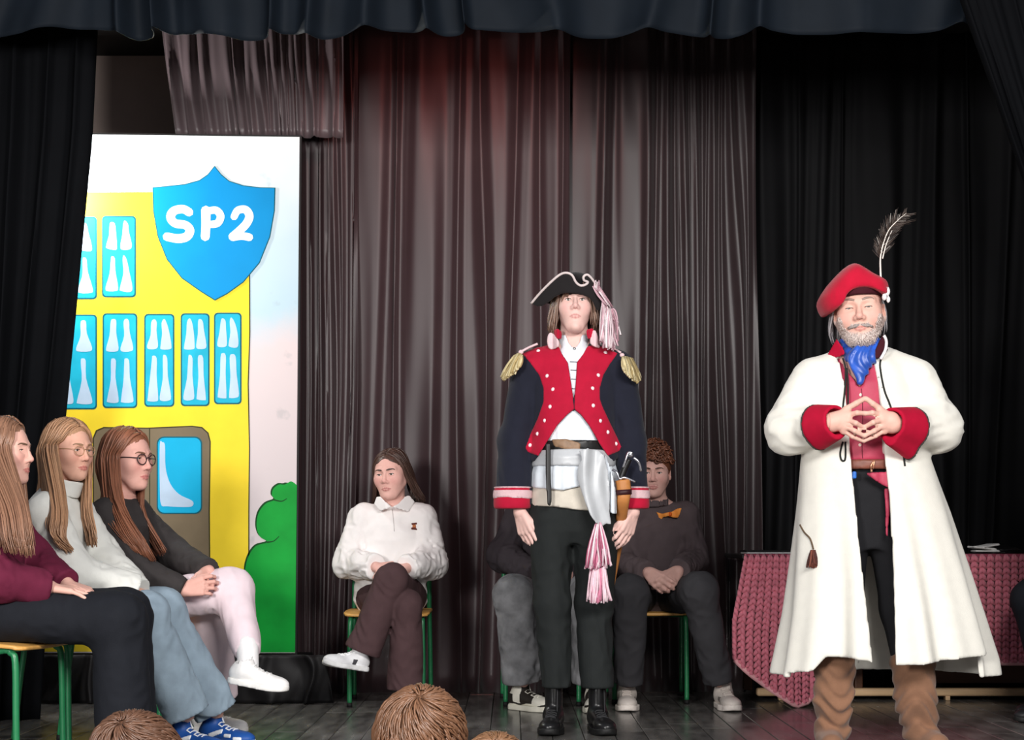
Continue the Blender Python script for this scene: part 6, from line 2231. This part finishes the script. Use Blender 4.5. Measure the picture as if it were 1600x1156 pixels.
# ---------------------------------------------------------------- three girls in a row at the side, facing across the stage
def long_hair(o, head, rgb, seed, fall, n=340, r=0.0042, jit=0.0045, part=0.0, cover=0.0, wave=0.0, near=-1, vee=0.8, fringe=0.106, var=0.28, back=-0.20):
    """Long hair parted on top; fall: list of extra guides (each 3 world points) the side hair continues into."""
    hq = head.w
    scalp(o, head, rgb, fringe, 0.006, vee=vee)
    LL, CC = [], []
    k = 0
    for q in (-1, 1):
        f3 = fall[0 if q == near else 1]
        tops = [[(part + q * 0.004, -0.061, 0.102), (q * 0.040, -0.056, 0.087), (q * 0.071, -0.042, 0.045), (q * 0.086, -0.026, -0.005)],
                [(part + q * 0.004, -0.02, 0.126), (q * 0.053, -0.025, 0.101), (q * 0.086, -0.015, 0.045), (q * 0.097, 0.0, -0.015)],
                [(part + q * 0.004, 0.035, 0.128), (q * 0.055, 0.045, 0.102), (q * 0.084, 0.05, 0.035), (q * 0.092, 0.05, -0.025)],
                [(part + q * 0.004, 0.08, 0.115), (q * 0.035, 0.100, 0.075), (q * 0.050, 0.108, 0.01), (q * 0.052, 0.108, -0.05)]]
        if q == near and cover:
            tops[0] = [tops[0][0]] + [(p[0] * 1.02, p[1] - cover * k_, p[2]) for p, k_ in zip(tops[0][1:], (0.1, 0.6, 1.0))]
            tops[1] = [tops[1][0]] + [(p[0], p[1] - cover * 0.6 * k_, p[2]) for p, k_ in zip(tops[1][1:], (0.1, 0.6, 1.0))]
        g = [[hq(*p) for p in tops[i]] + [np.asarray(v, float) for v in f3[min(i, len(f3) - 1)]] for i in range(4)]
        l_, c_ = guides_to_locks(g, n, seed + k, r, jit, rgb, var, wave=wave)
        LL += l_
        CC += c_
        k += 1
    return hair_mesh(o, LL, CC)


# ---- girl in the dark cardigan with glasses
F0 = 6.75


def f_(x, y, k=0.0):
    return P(x, y, F0 + k)


g3 = thing('person', (f_(190, 0)[0], F0, 0), 'seated girl with glasses and red brown hair in dark cardigan and pale pink trousers', 'person')
chair(-1.53, 6.76, 78, 'green framed chair under the girl in pale pink trousers')
h3 = Head(f_(199, 718), yaw=62, pitch=-2, size=1.04, sx=0.96, lid=0.0046, skin=(226, 172, 158), lip=(190, 112, 108))
m_card = cloth('charcoal_cardigan', (58, 54, 54))
m_pink = cloth('pale_pink_joggers', (236, 216, 222), var=0.03)
w3n, w3f = f_(286, 922, -0.20), f_(326, 892, -0.07)
h3n = hand(w3n, f_(320, 914, -0.21) - w3n, (0.1, 0.9, -0.2), (0.1, 0.1, 1), 0.17, curl=(34, 36, 38, 40), thumb_out=24, thumb=(30, 20))
h3f = hand(w3f, f_(314, 926, -0.20) - w3f, (-0.5, 0.7, -0.2), (-0.6, -0.3, 0.3), 0.17, curl=(40, 42, 44, 44), thumb_out=24, thumb=(30, 20))
S = seated(g3, h3, f_(186, 777, 0.02), (f_(166, 806, -0.13), f_(208, 800, 0.16)), (f_(218, 894, -0.20), f_(272, 868, 0.12)), (w3n, w3f), f_(188, 936, 0.02), (f_(200, 944, -0.09), f_(200, 940, 0.11)),
           (f_(362, 922, -0.05), f_(322, 946, 0.09)), (f_(388, 1018, -0.26), f_(352, 1092, 0.12)), m_card, m_pink, [h3n, h3f], sleeve=(0.068, 0.066, 0.052), leg=(0.090, 0.084, 0.056), wid=0.95, dep=1.02, top_name='cardigan', fold=0.010, lfold=0.010, seed=41, brow=(120, 84, 64), belly=0.0)
glasses(g3, h3, (58, 42, 44))
RB = (146, 94, 70)
fall_n = [[f_(192, 790, -0.17), f_(232, 850, -0.22), f_(246, 884, -0.22)], [f_(180, 780, -0.18), f_(215, 840, -0.24), f_(236, 882, -0.24)], [f_(162, 770, -0.1), f_(172, 820, -0.2), f_(222, 872, -0.25)], [f_(160, 770, 0.05), f_(158, 800, 0.0), f_(165, 850, -0.12)]]
fall_f = [[f_(222, 790, 0.0), f_(250, 840, -0.02), f_(262, 868, -0.05)], [f_(214, 790, 0.05), f_(240, 845, 0.02), f_(255, 872, 0.0)], [f_(205, 790, 0.1), f_(230, 845, 0.08), f_(248, 870, 0.06)], [f_(170, 775, 0.1), f_(170, 810, 0.12), f_(172, 850, 0.1)]]
long_hair(g3, h3, RB, 61, (fall_n, fall_f), wave=0.007)
WS = (240, 238, 236)
shoe(g3, f_(356, 1066, -0.28), 78, WS, (238, 236, 232), 0.255, pitch=9, laces=(248, 248, 246), name='sneaker')
sock = inter(chain([f_(386, 1008, -0.26), f_(388, 1040, -0.27)], [0.044, 0.041], 0.01), above(f_(0, 1050, -0.26)[2]))
sculpt('sock', sock, [(*box_of(np.array([f_(386, 1008, -0.26), f_(388, 1040, -0.27)]), 0.06), 0.0045)], cloth('white_sock', (240, 238, 238)), g3)
shoe(g3, (f_(300, 0, 0.15)[0], F0 + 0.16, 0), 74, WS, (238, 236, 232), 0.255, laces=(248, 248, 246), name='sneaker')

# ---- girl in the white turtleneck
G0 = 6.25


def g_(x, y, k=0.0):
    return P(x, y, G0 + k)


g2 = thing('person', (g_(70, 0)[0], G0, 0), 'seated girl with long wavy blond hair in white turtleneck and light blue jeans', 'person')
chair(-1.75, 6.24, 78, 'green framed chair under the girl in light blue jeans')
h2 = Head(g_(107, 704), yaw=56, pitch=-3, size=0.94, sx=0.96, lid=0.0044, skin=(224, 172, 150), lip=(190, 112, 104))
m_tur = cloth('white_turtleneck_knit', (222, 222, 216), var=0.03)
m_jean = cloth('light_blue_denim', (146, 164, 178), var=0.14, scale=14)
w2n, w2f = g_(196, 918, -0.12), g_(206, 914, 0.06)
h2n = hand(w2n, g_(224, 930, -0.12) - w2n, (0, 0.3, -1), (0, 0.9, 0.3), 0.165, curl=(20, 22, 24, 26))
h2f = hand(w2f, g_(232, 928, 0.08) - w2f, (0, 0.3, -1), (0, -0.9, 0.3), 0.165, curl=(20, 22, 24, 26))
S = seated(g2, h2, g_(92, 768, 0.02), (g_(72, 800, -0.14), g_(112, 792, 0.15)), (g_(112, 894, -0.18), g_(160, 872, 0.16)), (w2n, w2f), g_(66, 944, 0.02), (g_(78, 950, -0.09), g_(78, 946, 0.11)),
           (g_(226, 962, -0.10), g_(252, 956, 0.12)), (g_(292, 1116, -0.02), g_(338, 1112, 0.20)), m_tur, m_jean, [h2n, h2f], sleeve=(0.072, 0.072, 0.056), leg=(0.092, 0.086, 0.088), wid=1.0, dep=1.05, top_name='sweater', leg_name='jeans', fold=0.012, lfold=0.010, seed=51, brow=(150, 116, 88), wr_ext=0.045, belly=0.0)
collar_ring(S['top'], g_(98, 768, 0.0), (0.25, -0.05, 1), 0.064, 0.068, 0.060, m_tur, name='turtleneck', th=0.012, base=-0.01)
glasses(g2, h2, (178, 140, 104), r=0.0013, rx=0.0225, rz=0.019)
BLD = (176, 134, 102)
fall_n = [[g_(100, 800, -0.20), g_(108, 840, -0.23), g_(112, 866, -0.24)], [g_(92, 800, -0.22), g_(100, 840, -0.25), g_(116, 864, -0.25)], [g_(80, 790, -0.21), g_(88, 830, -0.25), g_(104, 862, -0.26)], [g_(58, 770, 0.06), g_(50, 800, 0.06), g_(50, 840, 0.03)]]
fall_f = [[g_(136, 790, -0.03), g_(152, 830, -0.06), g_(146, 856, -0.08)], [g_(130, 790, 0.0), g_(146, 830, -0.02), g_(142, 858, -0.05)], [g_(126, 790, 0.06), g_(140, 830, 0.04), g_(138, 854, 0.0)], [g_(72, 775, 0.1), g_(64, 805, 0.1), g_(62, 840, 0.1)]]
hm = long_hair(g2, h2, BLD, 71, (fall_n, fall_f), jit=0.006, wave=0.016)
BLU = (30, 80, 156)
BP = [((236, 238, 242), lambda q: np.maximum(np.abs(q[:, 2] - 0.05 - 0.35 * (q[:, 1] - 0.10)) - 0.010, np.abs(q[:, 1] - 0.105) - 0.032)), ((236, 238, 242), lambda q: np.maximum(np.abs(q[:, 2] - 0.045) - 0.008, np.abs(q[:, 1] - 0.165) - 0.02)), ((236, 238, 242), lambda q: np.maximum(np.abs(q[:, 2] - 0.034) - 0.010, np.abs(q[:, 1] - 0.215) - 0.02))]
shoe(g2, (g_(262, 0, 0.04)[0], G0 + 0.05, 0), 62, BLU, (232, 234, 238), 0.265, laces=(236, 238, 242), name='sneaker', panels=BP, high=0.005)
shoe(g2, (g_(312, 0, 0.24)[0], G0 + 0.25, 0), 62, BLU, (232, 234, 238), 0.265, laces=(236, 238, 242), name='sneaker', panels=BP, high=0.005)

# ---- girl in the maroon sweater at the edge of the frame
H0 = 5.7


def h_(x, y, k=0.0):
    return P(x, y, H0 + k)


g1 = thing('person', (h_(-20, 0)[0], H0, 0), 'seated girl with long straight hair in maroon sweater and wide black trousers', 'person')
chair(-1.787, 5.70, 80, 'green framed chair under the girl in wide black trousers')
h1 = Head(h_(5, 706), yaw=80, pitch=0, size=0.95, sx=0.96, lid=0.0044, skin=(226, 176, 160), lip=(190, 112, 106))
m_mar = cloth('maroon_knit', (98, 30, 54))
m_blk = cloth('wide_black_trouser_cloth', (26, 28, 34))
w1n, w1f = h_(78, 918, -0.13), h_(104, 912, 0.06)
h1n = hand(w1n, h_(130, 924, -0.12) - w1n, (0.0, 0.1, -1), (0, 0.9, 0.2), 0.17, curl=(8, 9, 10, 12), thumb_out=30)
h1f = hand(w1f, h_(140, 924, 0.06) - w1f, (0.0, 0.1, -1), (0, -0.9, 0.2), 0.17, curl=(14, 16, 18, 20), thumb_out=30)
S = seated(g1, h1, h_(-12, 772, 0.02), (h_(-26, 806, -0.15), h_(-2, 800, 0.17)), (h_(-6, 905, -0.20), h_(48, 872, 0.20)), (w1n, w1f), h_(-26, 952, 0.02), (h_(-10, 958, -0.10), h_(-10, 954, 0.12)),
           (h_(186, 968, -0.10), h_(196, 960, 0.13)), (h_(196, 1190, -0.08), h_(204, 1184, 0.15)), m_mar, m_blk, [h1n, h1f], sleeve=(0.072, 0.070, 0.052), leg=(0.096, 0.088, 0.098), wid=0.98, dep=1.0, top_name='sweater', fold=0.012, lfold=0.008, seed=81, brow=(110, 84, 66), wr_ext=0.0, belly=0.0)
LB = (142, 104, 82)
fall_n = [[h_(40, 790, -0.20), h_(48, 840, -0.24), h_(52, 874, -0.26)], [h_(28, 790, -0.22), h_(36, 840, -0.26), h_(42, 876, -0.27)], [h_(0, 790, -0.22), h_(10, 840, -0.26), h_(20, 870, -0.27)], [h_(-30, 780, -0.05), h_(-30, 830, -0.1), h_(-28, 880, -0.12)]]
fall_f = [[h_(40, 790, 0.05), h_(46, 830, 0.04), h_(50, 860, 0.02)], [h_(34, 790, 0.1), h_(40, 830, 0.1), h_(44, 860, 0.08)], [h_(20, 790, 0.12), h_(26, 830, 0.12), h_(30, 860, 0.1)], [h_(-30, 780, 0.1), h_(-30, 830, 0.1), h_(-30, 880, 0.1)]]
long_hair(g1, h1, LB, 91, (fall_n, fall_f), n=380, r=0.0042, cover=0.045)
for hx_, ky in ((150, -0.08), (160, 0.16)):
    shoe(g1, (h_(hx_, 0, ky)[0], H0 + ky, 0), 78, (30, 30, 32), (24, 24, 24), 0.26, laces=(40, 40, 40), name='shoe')

# ---------------------------------------------------------------- person in black at the opposite edge, only a knee in view
K0 = 7.35


def k_(x, y, k=0.0):
    return P(x, y, K0 + k)


pk = thing('person', (k_(1760, 0)[0], K0, 0), 'seated person in black trousers, only a knee showing beside the pink blanket', 'person')
chair(k_(1752, 0)[0], K0 + 0.03, -80, 'green framed chair of the person whose black knee shows by the blanket')
hk = Head(k_(1750, 700), yaw=-75, size=0.97, skin=(222, 176, 160))
S = seated(pk, hk, k_(1764, 762, 0.0), (k_(1772, 795, -0.15), k_(1768, 792, 0.16)), (k_(1740, 880, -0.2), k_(1738, 880, 0.2)), (k_(1690, 900, -0.12), k_(1688, 898, 0.1)), k_(1770, 930, 0.0), (k_(1762, 934, -0.1), k_(1762, 932, 0.1)),
           (k_(1610, 936, -0.08), k_(1614, 932, 0.12)), (k_(1640, 1076, -0.06), k_(1644, 1070, 0.12)), cloth('black_pullover', (28, 28, 30)), m_blk, [], hvox=0.006, sleeve=(0.068, 0.066, 0.052), leg=(0.09, 0.078, 0.07), seed=101, belly=0.0)
scalp(pk, hk, (70, 54, 44), 0.06, 0.016, temple=0.01)
for ky in (-0.06, 0.14):
    shoe(pk, (k_(1672, 0, ky)[0], K0 + ky, 0), -80, (30, 30, 32), (24, 24, 24), 0.27, laces=(60, 60, 60), name='shoe')

# ---------------------------------------------------------------- spectators in front of the stage, seen from behind
HALL = -0.78


def spectator(px, top, d, rgb, label, clabel, rgb_top, seed, whorl=(-0.012, 0.02), size=1.0, yaw=176):
    s_ = d / F
    cc = P(px, top, d) - np.array([0, 0, 0.142 * size])
    o = thing('person', (cc[0], d, HALL), label, 'person')
    hd = Head(cc, yaw=yaw, size=size, skin=(222, 176, 160))
    X = cc[0]
    zt_ = cc[2]
    pt = lambda x, y, z: np.array([X + x, d + y, zt_ + z])
    m = cloth('spectator_top_%d' % seed, rgb_top)
    neck = pt(0, -0.03, -0.20)
    seat_z = HALL + 0.53
    pel = np.array([X, d - 0.05, seat_z])
    R_ = 1
    seated(o, hd, neck, (pt(0.17, -0.03, -0.25), pt(-0.17, -0.03, -0.25)), (pt(0.20, 0.05, -0.48), pt(-0.20, 0.05, -0.48)), (pt(0.10, 0.26, -0.60), pt(-0.10, 0.26, -0.60)), pel, (pel + [0.09, 0.05, 0], pel + [-0.09, 0.05, 0]),
           (pel + [0.11, 0.40, 0], pel + [-0.11, 0.40, 0]), (np.array([X + 0.11, d + 0.34, HALL + 0.1]), np.array([X - 0.11, d + 0.34, HALL + 0.1])), m, m_dkj, [], seed=seed, hvox=0.006, voxel=0.010, belly=0.0)
    for q in (-0.11, 0.11):
        shoe(o, (X + q, d + 0.27, HALL), 180, (60, 60, 64), (220, 220, 220), 0.26, name='shoe', h=0.007)
    rs_ = np.random.RandomState(seed)
    scalp(o, hd, rgb, 0.04, 0.012, back_z=-0.10, temple=-0.02)
    LL, CC = [], []
    wx, wy = whorl
    e0 = np.array([0, 0.014, 0.036])
    rad = np.array([0.0745 + 0.014, 0.094 + 0.014, 0.084 + 0.014])
    for i in range(1300):
        th0 = rs_.uniform(0, 2 * np.pi)
        ph0 = 0.03 + 1.75 * rs_.rand() ** 0.8
        t = np.linspace(0, 1, 6)
        ph = ph0 + t * (0.34 + 0.25 * rs_.rand())
        th = th0 + t * 0.35 * (1 if ph0 < 0.8 else 0.3) + rs_.randn() * 0.05 * t
        n = np.stack([np.sin(ph) * np.cos(th), np.sin(ph) * np.sin(th), np.cos(ph)], 1)
        # tilt so that the whorl sits on the crown, towards the back of the head
        a_ = -0.55
        n = np.stack([n[:, 0] + wx * 3 * np.cos(ph), n[:, 1] * math.cos(a_) - n[:, 2] * math.sin(a_), n[:, 1] * math.sin(a_) + n[:, 2] * math.cos(a_)], 1)
        lift = 1 + 0.05 * np.sin(t * 3.1) * rs_.rand() + 0.03 * rs_.rand()
        pts = e0 + n * rad * lift[:, None]
        if pts[-1, 2] < -0.09 or (pts[-1, 1] < -0.03 and pts[-1, 2] < 0.03):
            continue
        LL.append((hd.W(pts), np.interp(t, [0, 0.3, 1], [0.0014, 0.0027, 0.0009])))
        CC.append(np.array(lin(rgb)) * (0.78 + 0.4 * rs_.rand()))
    hair_mesh(o, LL, CC)
    ch = chair(X, d - 0.03, 180, clabel)
    ch.location.z = HALL
    return o


spectator(657, 1066, 3.3, (106, 74, 53), 'light brown haired spectator\'s head in front of the stage, below the crossed legs', 'green framed chair of the light brown haired spectator in the hall', (70, 90, 120), 111, whorl=(-0.02, 0.0), size=1.0)
spectator(217, 1106, 3.3, (92, 64, 48), 'brown haired spectator\'s head in front of the stage, below the blue sneakers', 'green framed chair of the brown haired spectator in the hall', (110, 60, 60), 121, whorl=(0.03, 0.0), size=0.98, yaw=170)
spectator(774, 1140, 4.1, (122, 88, 62), 'sandy haired spectator showing only the crown below the uniformed youth\'s boots', 'green framed chair of the sandy haired spectator in the hall', (80, 100, 80), 131, size=0.98)
